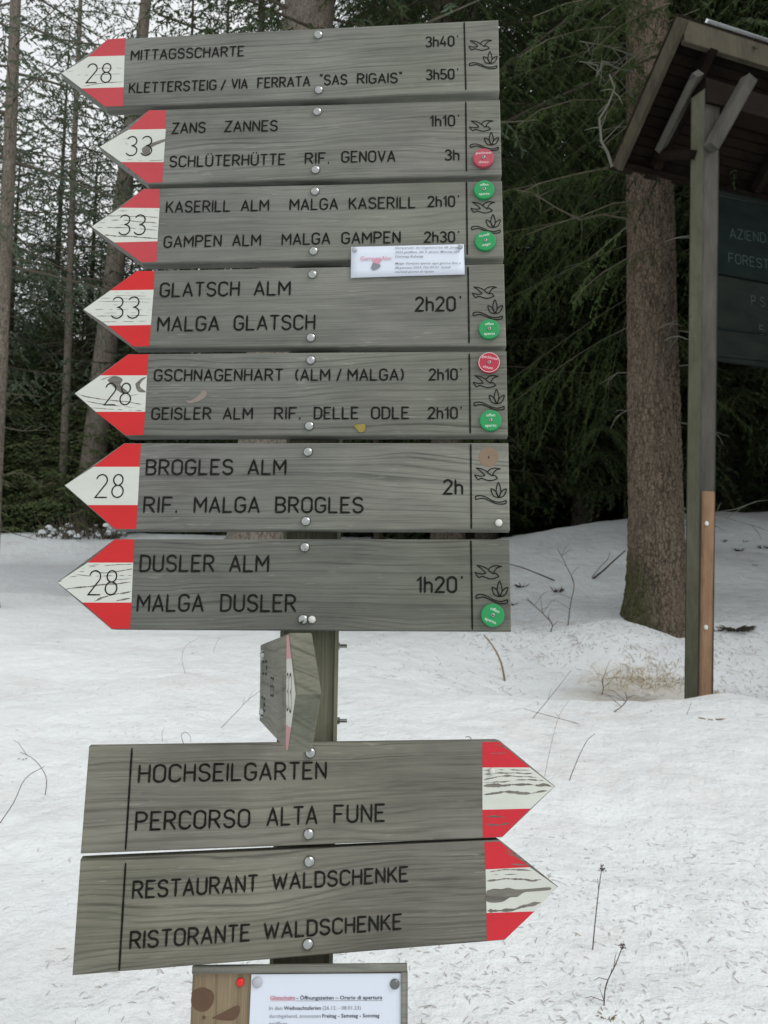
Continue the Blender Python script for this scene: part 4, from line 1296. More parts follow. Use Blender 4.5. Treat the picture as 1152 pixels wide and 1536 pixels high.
for sgn in SIGNS:
    bd = Board('direction_sign', sgn['label'], 'direction sign', EX_UP, U_, *sgn['centre'], P0, TH, sgn['seed'], 'arrow signs pointing left')
    BD.append(bd)
    mw, mr, mwh = board_mats(sgn['seed'], sgn['red'], sgn['peel'], sgn['fine'], sgn['rpeel'], sgn['k'], cath=sgn.get('cath'), ringk=sgn.get('rk', 1.0))
    o = bd.poly('board', sgn['out'], 0, mw, thick=TH, bev=.0018)
    # paint, each coat a thin skin 0.3 mm proud and clear of the board edges
    def shrink(P):
        c = Vector((sum(p[0] for p in P) / len(P), sum(p[1] for p in P) / len(P)))
        return P
    tip, tc, tr, brr, bl = sgn['out']; c1, c2, c3, c4 = sgn['cut']
    e = 1.2
    bd.poly('red_paint', [(sgn['wl'][0] + e, sgn['wl'][1]), c2, (c1[0], c1[1] + e * .5), (tc[0] + e * .6, tc[1] + e * .8)], -.0003, mr)
    bd.poly('white_paint', [(tip[0] + 2, tip[1]), (sgn['wb'][0] + e, sgn['wb'][1]), c3, c2, (sgn['wl'][0] + e, sgn['wl'][1])], -.0003, mwh)
    bd.poly('red_paint', [(sgn['wb'][0] + e, sgn['wb'][1]), (bl[0] + e * .6, bl[1] - e * .8), (c4[0], c4[1] - e * .5), c3], -.0003, mr)
    n_ = sgn['num']
    bd.text([n_], .0011, name='number')
    for line in sgn['text']:
        big_ = line[0][5] > 21
        bd.text(line, .00175 if big_ else .00150)
    d0, d1 = sgn['div']
    bd.strokes('divider_groove', [[bd.loc(*d0), bd.loc(*d1)]], .0014)
    bd.strokes('emblem', emblem_lines(bd, sgn['emb']), .00085)
    for bp in sgn['bolts']: bd.bolt(*bp)

# dark knots and cracks showing through the white of two tips
def blob(bd, name, pts, mat, y=-.00055, parent=None):
    P = [bd.loc(*p) for p in bez(list(pts) + [pts[0]], 5)[:-1]]
    ar = sum(P[i].x * P[(i + 1) % len(P)].y - P[(i + 1) % len(P)].x * P[i].y for i in range(len(P)))
    if ar < 0: P = P[::-1]
    return mesh_from(name, [(p.x, y, p.y) for p in P], [tuple(range(len(P)))], mat, parent or bd.root)
KN = wood('knot_wood', 61, (.075, .07, .06), (.20, .19, .165), warp=.08)
b5 = BD[4]
blob(b5, 'knot', [(161, 570), (172, 564), (184, 569), (181, 578), (192, 588), (183, 590), (170, 580)], KN)
blob(b5, 'knot', [(203, 576), (212, 568), (219.5, 566), (213, 572), (210, 580), (219, 588), (207, 587)], KN)
blob(BD[1], 'knot', [(213, 223), (222, 217), (246, 209), (248, 212), (228, 221), (224, 231), (215, 231)], KN)
blob(b5, 'bark_scar', [(278, 600), (286, 601), (297, 594), (304, 586), (311, 589), (307, 597), (295, 603), (284, 605)], M['knot'])
lf = blob(b5, 'fallen_leaf', [(530.5, 638.5), (537, 637), (547.5, 637), (547, 646.5), (540, 649), (536, 645)], M['old_leaf'], y=-.0015)
lf.parent = None; lf.matrix_world = b5.M
tag(lf, 'small dry yellow leaf stuck below the word Delle', 'leaf')
# pale bare circle where a disc used to be, screw hole in the middle
def circ(bd, px, py, rpx): return [(px + rpx * math.cos(t * math.pi / 10), py + rpx * math.sin(t * math.pi / 10) * 1.0) for t in range(20)]
o = blob(BD[5], 'bare_wood_spot', circ(BD[5], 732.6, 685.5, 15), M['resin'], y=-.0003)
BD[5].strokes('screw_hole', [[BD[5].loc(733.6, 684.4), BD[5].loc(732.8, 687.4)]], .0009)
BD[5].cap(748, 784.6, .0056)
BD[6].cap(468.3, 929.4, .0057)

def crack(bd, px_pts, w, seed, breaks=.0):
    rg = random.Random(seed)
    P = [bd.loc(*p) for p in bez(px_pts, 6)]
    S = [P[0]]
    for a, b in zip(P, P[1:]):
        k = max(1, int((b - a).length / .0016))
        for i in range(1, k + 1): S.append(a + (b - a) * i / k)
    n = len(S); mb = MB(); cur = []; ph = rg.uniform(0, 50)
    def flush(c):
        if len(c) < 3: return
        V_, F_ = [], []
        for i, (p, ww) in enumerate(c):
            e_ = min(1, (i + .15) / 4, (len(c) - 1 - i + .15) / 4)
            V_ += [(p.x, -.00050, p.y + ww * e_), (p.x, -.00050, p.y - ww * e_ * .8)]
        for i in range(len(c) - 1): F_.append((2 * i, 2 * i + 1, 2 * i + 3, 2 * i + 2))
        mb.add((V_, F_))
    for i, p in enumerate(S):
        nz_ = float(vnoise(i * .23 + ph, 1.5, seed)) + float(vnoise(i * .71 + ph, 7.5, seed)) * .6
        ww = w * (.62 + nz_ * 1.1); off_ = float(vnoise(i * .12 + ph, 3.3, seed)) * w * 1.4
        if ww < w * breaks: flush(cur); cur = []
        else: cur.append((p + Vector((0, off_)), max(ww, w * .12)))
    flush(cur)
    if mb.V: tag(mb.build('paint_crack', KN, bd.root), kind='stuff')
CR = {0: [([(106, 113), (140, 112.5), (184, 111)], .0007, .3), ([(125, 129.5), (156, 124.5), (186, 123)], .0010, .2), ([(144, 103.5), (158, 102), (170, 103.5)], .0013, .2), ([(100, 108), (112, 106)], .0006, .1), ([(172, 102), (186, 103)], .0007, .1)],
  1: [([(184, 209), (196, 206.5)], .0009, .1), ([(205, 240.8), (226, 241.2), (245, 240.5)], .0007, .3), ([(187, 214), (193, 217)], .0007, .1), ([(190, 239), (200, 239.5)], .0007, .2)],
  2: [([(167, 317), (200, 316), (239, 316)], .0006, .4), ([(160, 324), (200, 324.5), (239, 326.5)], .0009, .2), ([(155, 330), (190, 331), (239, 335.5)], .0010, .3), ([(143, 341), (190, 342), (238, 346)], .0009, .3), ([(156, 353.5), (195, 355), (238, 358)], .0016, .1), ([(147, 334.5), (160, 334)], .0008, .2), ([(180, 337), (239, 340)], .0006, .5)],
  3: [([(158, 443), (229, 444.5)], .0004, .5), ([(151, 447.5), (190, 448), (229, 448.8)], .0005, .4), ([(146, 452), (228, 453.5)], .0005, .4), ([(141, 457), (228, 458.5)], .0005, .5), ([(128.6, 464), (228, 465)], .0005, .4), ([(137, 474.6), (180, 474), (227, 473)], .0006, .3), ([(149.5, 483), (227, 482)], .0005, .4), ([(133, 470), (227, 469)], .0004, .6), ([(170, 439), (229, 440)], .0004, .5)],
  4: [([(115, 588), (125, 594.5), (149, 598.6), (184, 602), (217, 608)], .0012, .1), ([(128.6, 601.5), (167, 608), (218, 612.8)], .0008, .25), ([(135.6, 612), (175, 614.5), (215, 616)], .0007, .3), ([(190, 596), (206, 592), (219, 592)], .0008, .2), ([(150, 571), (160, 567), (172, 563.5)], .0010, .1)],
  6: [([(123, 852.5), (160, 848), (200, 846)], .0008, .4), ([(118, 857), (140, 857), (159, 859.5), (200, 853)], .0010, .3), ([(109, 861), (141, 864), (198, 863.4)], .0009, .4), ([(96.7, 884), (116, 882), (152, 878), (198, 873)], .0015, .2), ([(141, 902.5), (159, 894.6), (198, 886.8)], .0018, .15), ([(174, 902), (186, 900), (196, 898)], .0018, .1), ([(87, 873), (94, 871)], .0013, .1), ([(130, 849), (150, 846)], .0007, .3), ([(104, 866), (118, 864)], .0010, .2), ([(172, 870), (198, 867.5)], .0007, .3)]}
for bi, lst in CR.items():
    for j, (pts, w, bk) in enumerate(lst): crack(BD[bi], pts, w, bi * 31 + j, bk)

# text from the built-in font, for print
def print_text(bd, body, x0, y0, x1, y1, cap, mat, parent, name='print', yoff=-.0012, bold=0.0, shear=0.0, cen=False, mtx=None):
    cu = bpy.data.curves.new('text', 'FONT'); cu.body = body; cu.size = 1.0; cu.offset = bold; cu.shear = shear
    cu.resolution_u = 2
    ob = bpy.data.objects.new('text_tmp', cu); COL.objects.link(ob)
    dg = bpy.context.evaluated_depsgraph_get()
    me = bpy.data.meshes.new_from_object(ob.evaluated_get(dg))
    bpy.data.objects.remove(ob); bpy.data.curves.remove(cu)
    co = np.empty(len(me.vertices) * 3); me.vertices.foreach_get('co', co); co = co.reshape(-1, 3)
    mn, mx = co[:, 0].min(), co[:, 0].max()
    a = bd.loc(x0, y0); b = bd.loc(x1, y1); H_ = (bd.loc(x0, y0 - cap) - a).length
    d = (b - a); Wd = d.length; d /= Wd; n = Vector((-d.y, d.x))
    k = Wd / (mx - mn); kh = H_ / .70
    u = (co[:, 0] - mn) * k; v = co[:, 1] * kh
    new = np.stack([a.x + d.x * u + n.x * v, np.full(len(u), yoff), a.y + d.y * u + n.y * v], 1)
    me.vertices.foreach_set('co', new.ravel())
    return link_mesh(name, me, mat, parent or bd.root)

# ---- round open/closed discs
def disc(bd, px, py, rpx, mat, top, bot, rot, label, print_mat, th=.006, rim=False, off=.0012):
    c = bd.loc(px, py); r = (bd.loc(px + rpx, py) - c).length
    Mx = bd.M @ Matrix.Translation((c.x, -off, c.y)) @ Matrix.Rotation(R(rot), 4, 'Y')
    root = thing('marker_disc', label, 'marker disc', Mx, 'round open or closed discs on the signs')
    prof = [(r, .0), (r, -th + .0015), (r - .0006, -th + .0003), (r - .002, -th)]
    N = 40; V_, F_ = [], []
    for rr, yy in prof:
        for k in range(N): t = 2 * math.pi * k / N; V_.append((rr * math.cos(t), yy, rr * math.sin(t)))
    for i in range(len(prof) - 1):
        for k in range(N):
            F_.append((i * N + k, i * N + (k + 1) % N, (i + 1) * N + (k + 1) % N, (i + 1) * N + k))
    F_.append(tuple((len(prof) - 1) * N + k for k in range(N))); F_.append(tuple(range(N))[::-1])
    mesh_from('plate', V_, F_, mat, root)
    if rim:
        V_, F_ = [], []
        for rr in (r - .0004, r - .0014):
            for k in range(N): t = 2 * math.pi * k / N; V_.append((rr * math.cos(t), -th - .0002, rr * math.sin(t)))
        for k in range(N): F_.append((k, (k + 1) % N, N + (k + 1) % N, N + k))
        mesh_from('pale_rim', V_, F_, print_mat, root)
    class Q:  # tiny local-plane stand-in for print_text
        pass
    q = Q(); q.root = root; q.loc = lambda x, y: Vector((x, -y))
    wt = r * (1.5 if len(top) > 6 else .82 if top == 'offen' else 1.0); wb = r * (.95 if bot == 'chiuso' else 1.02)
    print_text(q, top, -wt / 2, -r * .36, wt / 2, -r * .36, r * .27, print_mat, root, 'lettering', -th - .0003, .012)
    print_text(q, bot, -wb / 2, r * .62, wb / 2, r * .62, r * .27, print_mat, root, 'lettering', -th - .0003, .012)
    V_, F_ = tube([Vector((0, .003, 0)), Vector((0, -th - .0014, 0)), Vector((0, -th - .002, 0))], [r * .17, r * .17, r * .12], 14)
    mesh_from('screw', V_, F_, M['steel_dull'], root, True)
    V_, F_ = tube([Vector((0, -th - .0018, 0)), Vector((0, -th - .0023, 0))], [r * .07, r * .07], 8)
    mesh_from('screw_socket', V_, F_, M['groove'], root)
disc(BD[1], 725, 240, 15.6, M['red_faded'], 'geschlossen', 'chiuso', 0, 'faded red round disc reading geschlossen chiuso on the Zans sign', M['disc_print_red'])
disc(BD[2], 726, 287.5, 15.4, M['green'], 'offen', 'aperto', 0, 'green disc at the upper right of the Kaserill sign', M['disc_print'])
disc(BD[2], 727.8, 364, 15.8, M['green'], 'offen', 'aperto', 170, 'green disc turned upside down, below the plant emblem beside the paper strip', M['disc_print'])
disc(BD[3], 733.6, 495.8, 15.9, M['green'], 'offen', 'aperto', 0, 'green disc reading offen aperto on the Glatsch sign', M['disc_print'])
disc(BD[4], 733.3, 546, 16.2, M['red_disc'], 'geschlossen', 'chiuso', 12, 'bright red disc with pale rim at the top of the Gschnagenhart sign', M['disc_print_red'], rim=True)
disc(BD[4], 735.6, 632.3, 16.4, M['green'], 'offen', 'aperto', 0, 'green disc below the emblem at the end of the Geisler Alm line', M['disc_print'])
disc(BD[6], 738.8, 923.2, 17.6, M['green'], 'offen', 'aperto', 24, 'brightest green tilted disc on the lowest leftward sign, Dusler', M['disc_print'])

# ---- paper strip pinned over signs three and four
nb = Board('paper_note', 'white laminated paper strip about the Gampen hut, pinned under the 2h30 line', 'paper notice', EX_UP, U_, 612, 392, P0 + NU * .0035, .0005, 77)
V_, F_ = [], []
c4 = [nb.loc(526.8, 370.3), nb.loc(695.8, 366.3), nb.loc(697.2, 411.6), nb.loc(526.1, 416.8)]
nx, nz_ = 16, 5
for j in range(nz_):
    for i in range(nx):
        u, v = i / (nx - 1), j / (nz_ - 1)
        p = (c4[0] * (1 - u) + c4[1] * u) * (1 - v) + (c4[3] * (1 - u) + c4[2] * u) * v
        V_.append((p.x, -.0006 * math.sin(u * 3.1) * v, p.y))
for j in range(nz_ - 1):
    for i in range(nx - 1):
        a = j * nx + i; F_.append((a, a + nx, a + nx + 1, a + 1))
sh_ = mesh_from('sheet', V_, F_, M['paper'], nb.root, True)
md = sh_.modifiers.new('thickness', 'SOLIDIFY'); md.thickness = .0004; md.offset = -1
def PN(u, v): return (510 + u / 5.76, 350 + v / 5.76)
rows_ = [('Gampenalm durchgehend bis 08. Jänner', 475, 137, 1045, 133), ('2023 geöffnet. Ab 9. Jänner Montag und', 475, 175, 1035, 169), ('Dienstag Ruhetag', 475, 213, 722, 210),
         ('Malga Gampen aperta ogni giorno fino a', 475, 272, 1043, 268), ('08.gennaio 2023. Dal 09.01. lunedì', 475, 309, 957, 303), ('martedì giorno di riposo', 475, 344, 812, 341)]
for (t, u0, v0, u1, v1) in rows_:
    print_text(nb, t, *PN(u0, v0), *PN(u1, v1), 3.1, M['ink_grey'], nb.root, 'print', -.0016, .006, .25)
print_text(nb, 'GampenAlm', *PN(175, 238), *PN(443, 236), 6.2, M['ink_pink'], nb.root, 'print', -.0016, .004)
blob(nb, 'logo', [PN(268, 305), PN(285, 262), PN(320, 262), PN(350, 280), PN(335, 305), PN(290, 322)], M['ink_grey'], y=-.0016)
blob(nb, 'logo', [PN(290, 258), PN(300, 225), PN(340, 222), PN(350, 240), PN(330, 268)], M['ink_pink'], y=-.0018)
for (u, v) in ((125, 145), (1040, 118)):
    nb.cap(*PN(u, v), r=.0042, mat=M['pin_clear'], name='pin')

# ---- the two rightward signs
def right_sign(label, seed, centre, out, cut, wt, wb, div, texts, bolts, peel, fine, rpeel, k, along):
    bd = Board('direction_sign', label, 'direction sign', EX_LO, U_, *centre, P0 + NL * .000, TH, seed, 'arrow signs pointing right')
    mw, mr, mwh = board_mats(seed, (.56, .022, .035), peel, fine, rpeel, k, warm=.04, along=along, warp=.06, tint=(.94, .98, .88), cath=(-.08, .0, 2.6) if seed == 8 else (.2, -.02, 3.3), ringk=1.3, drift=-1.0)
    bd.poly('board', out, 0, mw, thick=TH, bev=.0018)
    tl, tr, tip, br2, bl = out
    e = 1.2
    bd.poly('red_paint', [(cut[0][0], cut[0][1] + 2), (tr[0] - .6, tr[1] + 2.2), (wt[1][0] - e, wt[1][1]), wt[0]], -.0003, mr)
    bd.poly('white_paint', [wt[0], (wt[1][0] - e, wt[1][1]), (tip[0] - 2, tip[1]), (wb[1][0] - e, wb[1][1]), wb[0]], -.0003, mwh)
    bd.poly('red_paint', [wb[0], (wb[1][0] - e, wb[1][1]), (br2[0] - .6, br2[1] - 1.2), (cut[1][0], cut[1][1] - .8)], -.0003, mr)
    for l in texts: bd.text(l, .00165)
    bd.strokes('divider_groove', [[bd.loc(*div[0]), bd.loc(*div[1])]], .0014)
    for b in bolts: bd.bolt(*b, r=.0085)
    return bd
hs_ = right_sign('rightward wooden arrow sign reading Hochseilgarten and Percorso Alta Fune', 8, (464, 1190),
    [(133.5, 1119.5), (749.6, 1110.6), (833.2, 1179.7), (753.9, 1256.2), (120.8, 1280.8)], [(723.6, 1111), (724.7, 1257.5)],
    [(723.6, 1151.2), (795.9, 1151.2)], [(723.6, 1214.6), (797, 1212.8)], [(198, 1123), (188.4, 1274)],
    [[('HOCHSEILGARTEN', 206.3, 1175, 490, 1169, 28.6)], [('PERCORSO', 201.7, 1246.8, 375, 1241.6, 29.6), ('ALTA', 399.3, 1239.8, 476.3, 1236.6, 29.2), ('FUNE', 499.8, 1235.4, 577.7, 1233, 28.6)]],
    [(465.5, 1129), (463, 1250.7)], .3, .4, .5, .98, 1.6)
rs_ = right_sign('rightward wooden arrow sign reading Restaurant Waldschenke, lowest of the arrow signs', 9, (463, 1350),
    [(120.5, 1289.7), (750.3, 1260.2), (837.9, 1330.2), (757.8, 1410.3), (108.3, 1463.6)], [(726.5, 1261), (730.4, 1412)],
    [(728.3, 1304.2), (795.9, 1300.7)], [(729.7, 1369.4), (803, 1366.9)], [(188.4, 1295.3), (178.9, 1454.7)],
    [[('RESTAURANT', 197.4, 1349, 386.5, 1338, 28), ('WALDSCHENKE', 407.6, 1336, 612.6, 1323, 25.6)], [('RISTORANTE', 193.4, 1424.5, 375, 1412, 28), ('WALDSCHENKE', 394.7, 1410, 603, 1394.5, 26.2)]],
    [(464, 1292), (462, 1416)], .3, .4, .35, .92, 1.4)
for j, (pts, w, bk) in enumerate([([(724.7, 1155), (760, 1154.5), (795, 1156)], .0008, .2), ([(724.7, 1161), (760, 1159.4), (799, 1160.5)], .0009, .1), ([(724.7, 1169), (753, 1164.6), (782, 1165.4), (806, 1166.2)], .0012, .1), ([(724.7, 1173.6), (750, 1173), (778, 1169.4), (816, 1171.6)], .0010, .1), ([(724.7, 1180.5), (760, 1178.4), (796, 1176.8), (829, 1180.4)], .0022, 0), ([(724.7, 1190.7), (760, 1188.4), (796, 1189), (822, 1186)], .0017, .05), ([(733, 1130), (760, 1129)], .0006, .3), ([(728, 1225), (745, 1224), (760, 1225)], .0012, .2), ([(726, 1236), (745, 1238), (765, 1234)], .0013, .2), ([(740, 1118), (752, 1119), (764, 1126)], .0010, .1)]):
    crack(hs_, pts, w * 1.4, 200 + j, bk)
for j, (pts, w, bk) in enumerate([([(729, 1308), (760, 1304.6), (798, 1305.3)], .0011, .1), ([(729, 1321.4), (760, 1318.8), (812, 1320.4)], .0016, .05), ([(730, 1366.5), (760, 1364.7), (788.8, 1359.8), (812, 1355)], .0021, .05), ([(755, 1273), (785, 1292)], .0009, .2), ([(758, 1279), (772, 1284)], .0009, .2), ([(765, 1296), (790, 1297)], .0008, .2), ([(733, 1312), (790, 1311)], .0005, .5)]):
    crack(rs_, pts, w * 1.35, 300 + j, bk)
hs_.cap(737.3, 1156.5, .0050)
blob(rs_, 'knot', [(730, 1336), (740, 1333), (752, 1333.5), (762, 1331.5), (775, 1334), (800, 1332.6), (824, 1330.8), (824, 1334.8), (800, 1337), (786, 1338.5), (776, 1345), (765, 1346), (752, 1353), (730, 1352)], KN)
# bent nail standing on the top edge of the Hochseilgarten sign
q0 = hs_.I @ on_plane(710.5, 1113, P0, NL)
mb = MB(); a0 = Vector((q0.x, .012, q0.z - .004))
mb.add(tube([a0, a0 + Vector((-.0005, 0, .0085)), a0 + Vector((-.002, 0, .0105)), a0 + Vector((-.0085, 0, .0115)), a0 + Vector((-.0095, 0, .009))], [.0007] * 5, 6))
mb.build('bent_nail', M['steel_dull'], hs_.root)

# ---- notice board at the very bottom
lowEX = ortho(EX_LO * .35 + EX_UP * .65); NLo = lowEX.cross(U_).normalized()
RAW = wood('raw_brown_wood', 71, (.085, .060, .035), (.30, .235, .15), axis='Z', warp=.05, ringf=12, streak=.2)
STAIN = plain('dark_stain', (.11, .062, .036), .8, 0, .4, 40)
bd = Board('notice_board', 'brown wooden notice board below the signs, cut by the bottom of the frame', 'notice board', lowEX, U_, 448, 1500, P0 + NLo * .000, .022, 70)
tl, tr = bd.loc(289, 1456), bd.loc(610.5, 1453)
HB = .30
outl = [(tl.x, tl.y), (tr.x, tr.y), (tr.x, tr.y - HB), (tl.x, tl.y - HB)]
V_, F_ = bevel_prism(outl, 0, .022, .002)
mesh_from('panel', V_, F_, RAW, bd.root)
# grey lip along the top and right
GLP = wood('grey_lip_wood', 72, (.10, .10, .085), (.26, .26, .225))
def lip(x0, z0, x1, z1):
    V_, F_ = beam((x0, -.002, z0), (x1, -.002, z1), .010, .008, (0, 0, 1) if abs(x1 - x0) > abs(z1 - z0) else (1, 0, 0), .001)
    mesh_from('edge_batten', V_, F_, GLP, bd.root)
lip(tl.x, tl.y + .0025, tr.x, tr.y + .0025)
lip(tr.x - .004, tr.y - .003, tr.x - .004, tr.y - HB)
blob(bd, 'stain', [(288, 1487), (303, 1481), (319, 1488), (320, 1503), (310, 1516), (297, 1516), (287, 1506)], STAIN, y=-.0004)
blob(bd, 'stain', [(317, 1527), (335, 1518), (357, 1508), (359, 1520), (350, 1530), (332, 1530)], STAIN, y=-.0004)
blob(bd, 'stain', [(304, 1523), (309, 1525), (307, 1529), (303, 1528)], STAIN, y=-.0004)
bdp = Board('paper_note', 'white opening hours paper pinned on the brown notice board', 'paper notice', lowEX, U_, 490, 1500, P0 + NLo * .003, .0005, 78)
a, b = bdp.loc(377.3, 1461.5), bdp.loc(601.9, 1460)
V_ = [(a.x, 0, a.y), (b.x, 0, b.y), (b.x + .0015, 0, b.y - .24), (a.x + .0010 - .003, 0, a.y - .24)]
o = mesh_from('sheet', V_, [(0, 3, 2, 1)], M['paper'], bdp.root)
md = o.modifiers.new('thickness', 'SOLIDIFY'); md.thickness = .0004; md.offset = -1
def PB(u, v): return (270 + u / 3.032, 1400 + v / 3.032)
TX = [('Glatschalm', 410, 301, 524, 301, M['ink_red'], .012), ('- Öffnungszeiten – Orario di apertura', 530, 301, 920, 299, M['ink'], .014),
      ('In den', 406, 348, 466, 348, M['ink_grey'], 0), ('Weihnachtsferien', 472, 348, 641, 347, M['ink'], .012), ('(26.12. - 08.01.23)', 649, 347, 822, 346, M['ink_grey'], 0),
      ('durchgehend, ansonsten', 406, 384, 640, 383, M['ink_grey'], 0), ('Freitag - Samstag - Sonntag', 647, 383, 907, 381, M['ink'], .012),
      ('geöffnet.', 404, 418, 492, 418, M['ink_grey'], 0)]
for (t, u0, v0, u1, v1, mt, bo) in TX:
    print_text(bdp, t, *PB(u0, v0), *PB(u1, v1), 5.6, mt, bdp.root, 'print', -.0006, bo)
for (u0, u1, mt) in ((409, 524, M['ink_red']), (526, 921, M['ink'])):
    a, b = bdp.loc(*PB(u0, 306)), bdp.loc(*PB(u1, 304))
    V_ = [(a.x, -.0006, a.y), (b.x, -.0006, b.y), (b.x, -.0006, b.y - .0004), (a.x, -.0006, a.y - .0004)]
    mesh_from('underline', V_, [(0, 3, 2, 1)], mt, bdp.root)
def pin(bd_, px, py, r, mat, label):
    c = bd_.loc(px, py); Mx = bd_.M @ Matrix.Translation((c.x, -.0008, c.y))
    root = thing('push_pin', label, 'push pin', Mx)
    V_, F_ = tube([Vector((0, .0, 0)), Vector((0, -.0015, 0)), Vector((0, -.003, 0)), Vector((0, -.0036, 0))], [r, r, r * .75, r * .25], 18)
    mesh_from('head', V_, F_, mat, root, True)
    V_, F_ = tube([Vector((0, .006, 0)), Vector((0, -.0005, 0))], [.0005, .0006], 6)
    mesh_from('spike', V_, F_, M['steel_dull'], root)
pin(bd, 360.7, 1472.8, .0058, M['pin_red'], 'bright red push pin on the brown board left of the paper')
pin(bdp, 386, 1473, .0072, M['pin_clear'], 'pale clear pin in the upper left corner of the opening hours paper')
pin(bdp, 592, 1475.5, .0069, M['pin_grey'], 'dark grey metal pin in the upper right corner of the opening hours paper')

# ---- the sign on the side of the post pointing at the viewer
za, zb = 1.31, .855
pa_t, pa_b = at(391, 967, za), at(389, 1081, za)
pf_t, pf_b = at(436, 949, zb), at(429.5, 1127, zb)
back_c = (pa_t + pa_b) / 2; front_c = (pf_t + pf_b) / 2
sx_ = (front_c - back_c).normalized()                 # along the board, towards the viewer
up_ = ((pa_t - pa_b).normalized() + (pf_t - pf_b).normalized()).normalized()
up_ = (up_ - sx_ * up_.dot(sx_)).normalized()
nn_ = sx_.cross(up_).normalized()                     # face normal
if nn_.x > 0: nn_ = -nn_
class SB(Board):
    def __init__(s):
        s.ex = sx_; s.ez = up_; s.n = nn_; s.p0 = back_c
        s.M = frame_mat(back_c, sx_, -nn_, up_); s.I = s.M.inverted()
        s.root = thing('direction_sign', 'short arrow sign on the side of the post pointing straight towards the viewer', 'direction sign', s.M)
        s.thick = .026; s.rnd = random.Random(3)
sb = SB()
Ls = (front_c - back_c).length; Hh = (((pa_t - pa_b).length) + ((pf_t - pf_b).length)) / 4
tip_l = (sb.I @ on_plane(444.5, 1042, back_c, nn_)); tipx = tip_l.x; tipz = tip_l.z
h1, h0 = (sb.I @ pa_t).z, (sb.I @ pa_b).z; g1, g0 = (sb.I @ pf_t).z, (sb.I @ pf_b).z
outp = [(0, h0), (Ls, g0), (tipx, tipz), (Ls, g1), (0, h1)]
SBW = wood('side_sign_wood', 81, (.065, .064, .056), (.20, .198, .175), tint=(.9, .95, .85))
V_, F_ = bevel_prism(outp, 0, .026, .0015)
mesh_from('board', V_, F_, SBW, sb.root)
xr = Ls - .022
def sp_(name, pts, mat):
    ar = sum(pts[i][0] * pts[(i + 1) % len(pts)][1] - pts[(i + 1) % len(pts)][0] * pts[i][1] for i in range(len(pts)))
    if ar < 0: pts = pts[::-1]
    mesh_from(name, [(p[0], -.0003, p[1]) for p in pts], [tuple(range(len(pts)))], mat, sb.root)
def lerp(a, b, t): return (a[0] + (b[0] - a[0]) * t, a[1] + (b[1] - a[1]) * t)
gt = (Ls, g1 - .002); gb = (Ls, g0 + .002); tp = (tipx - .003, tipz)
u1 = lerp(gt, tp, .42); l1 = lerp(gb, tp, .42)
pr_ = paint('pink_faded_paint', 82, (.50, .24, .245), .05); pw_ = paint('white_paint_side', 83, (.55, .54, .48), .15)
sp_('red_paint', [(xr, u1[1]), u1, gt, (xr, g1 - .002)], pr_)
sp_('white_paint', [(xr, l1[1]), l1, tp, u1, (xr, u1[1])], pw_)
sp_('red_paint', [(xr, g0 + .002), gb, l1, (xr, l1[1])], pr_)
def stext(txt, x0, z0, x1, capm, hw=.0013, name='lettering'):
    k = (x1 - x0) / word_width(txt); x = 0; lines = []
    for c in txt:
        gw, gl = GL_[c]
        for l in gl: lines.append([Vector((x0 + (x + p[0]) * k, z0 + p[1] * capm)) for p in l])
        x += gw + GAP
    sb.strokes(name, lines, hw)
stext('33', xr + .006, tipz - .020, xr + .058, .040, .0011, 'number')
stext('03', .06, h1 - .048, .16, .020); stext('08', .05, h0 + .022, .13, .020)
stext('ES', .235, tipz - .012, .285, .024)
sb.strokes('divider_groove', [[Vector((xr - .035, tipz - .02)), Vector((xr - .035, tipz + .018))]], .0013)
for zz in (h1 - .018, h0 + .018):
    # bolt heads near the back end
    V_, F_ = tube([Vector((.075, .004, zz)), Vector((.075, -.003, zz)), Vector((.075, -.006, zz))], [.0085, .008, .003], 14)
    mesh_from('bolt', V_, F_, M['steel'], sb.root, True)
# threaded rod ends coming out of the far face of the post
for py in (1081, 969):
    cpx = at(497, py, 1.29); 
    V_, F_ = tube([cpx, cpx + EX_MID * .012, cpx + EX_MID * .012, cpx + EX_MID * .026], [.0032, .0032, .0032, .0032], 8)
    mbr = MB(); mbr.add((V_, F_))
    nut = tube([cpx + EX_MID * .008, cpx + EX_MID * .014], [.0062, .0062], 6); mbr.add(nut)
    o = mbr.build('threaded_rod', M['steel_dull'], sb.root)
    o.matrix_local = sb.I

# ---- painted letters on the forestry board
class FB(Board):
    def __init__(s, root, off):
        s.ex = e1; s.ez = ez; s.n = nrm; s.p0 = PBo + nrm * off
        s.M = shelter.matrix_world.copy(); s.I = s.M.inverted(); s.root = root; s.rnd = random.Random(4); s.thick = .03; s.off = off
    def loc(s, px, py):
        q = on_plane(px, py, s.p0, s.n); v = q - PBo; return Vector((v.dot(e1), v.dot(ez)))
    def strokes(s, name, lines, hw, mat=None, y=0, parent=None):
        mb = MB(); k = 0
        for ln in lines:
            V_, F_ = ribbon(ln, hw, s.rnd); k += 1
            for v in V_: pass
            mb.add(([s.I @ (s.p0 + e1 * v.x + ez * v.y + nrm * .0002 * (k % 5)) for v in V_], F_))
        return mb.build(name, mat, s.root)
f1 = FB(ub, .0025); f2 = FB(lb, .0145)
SG = M['sign_green']
f1.text([('AZIENDA', 1095, 357, 1160, 366, 15)], .0036, SG)
f1.text([('FORESTE', 1093, 394, 1163, 406, 15)], .0036, SG)
f2.text([('P', 1127, 458, 1134, 459, 15), ('S', 1141, 460, 1148, 461, 15)], .0036, SG)
f2.text([('5', 1139, 502, 1147, 503, 15)], .0036, SG)

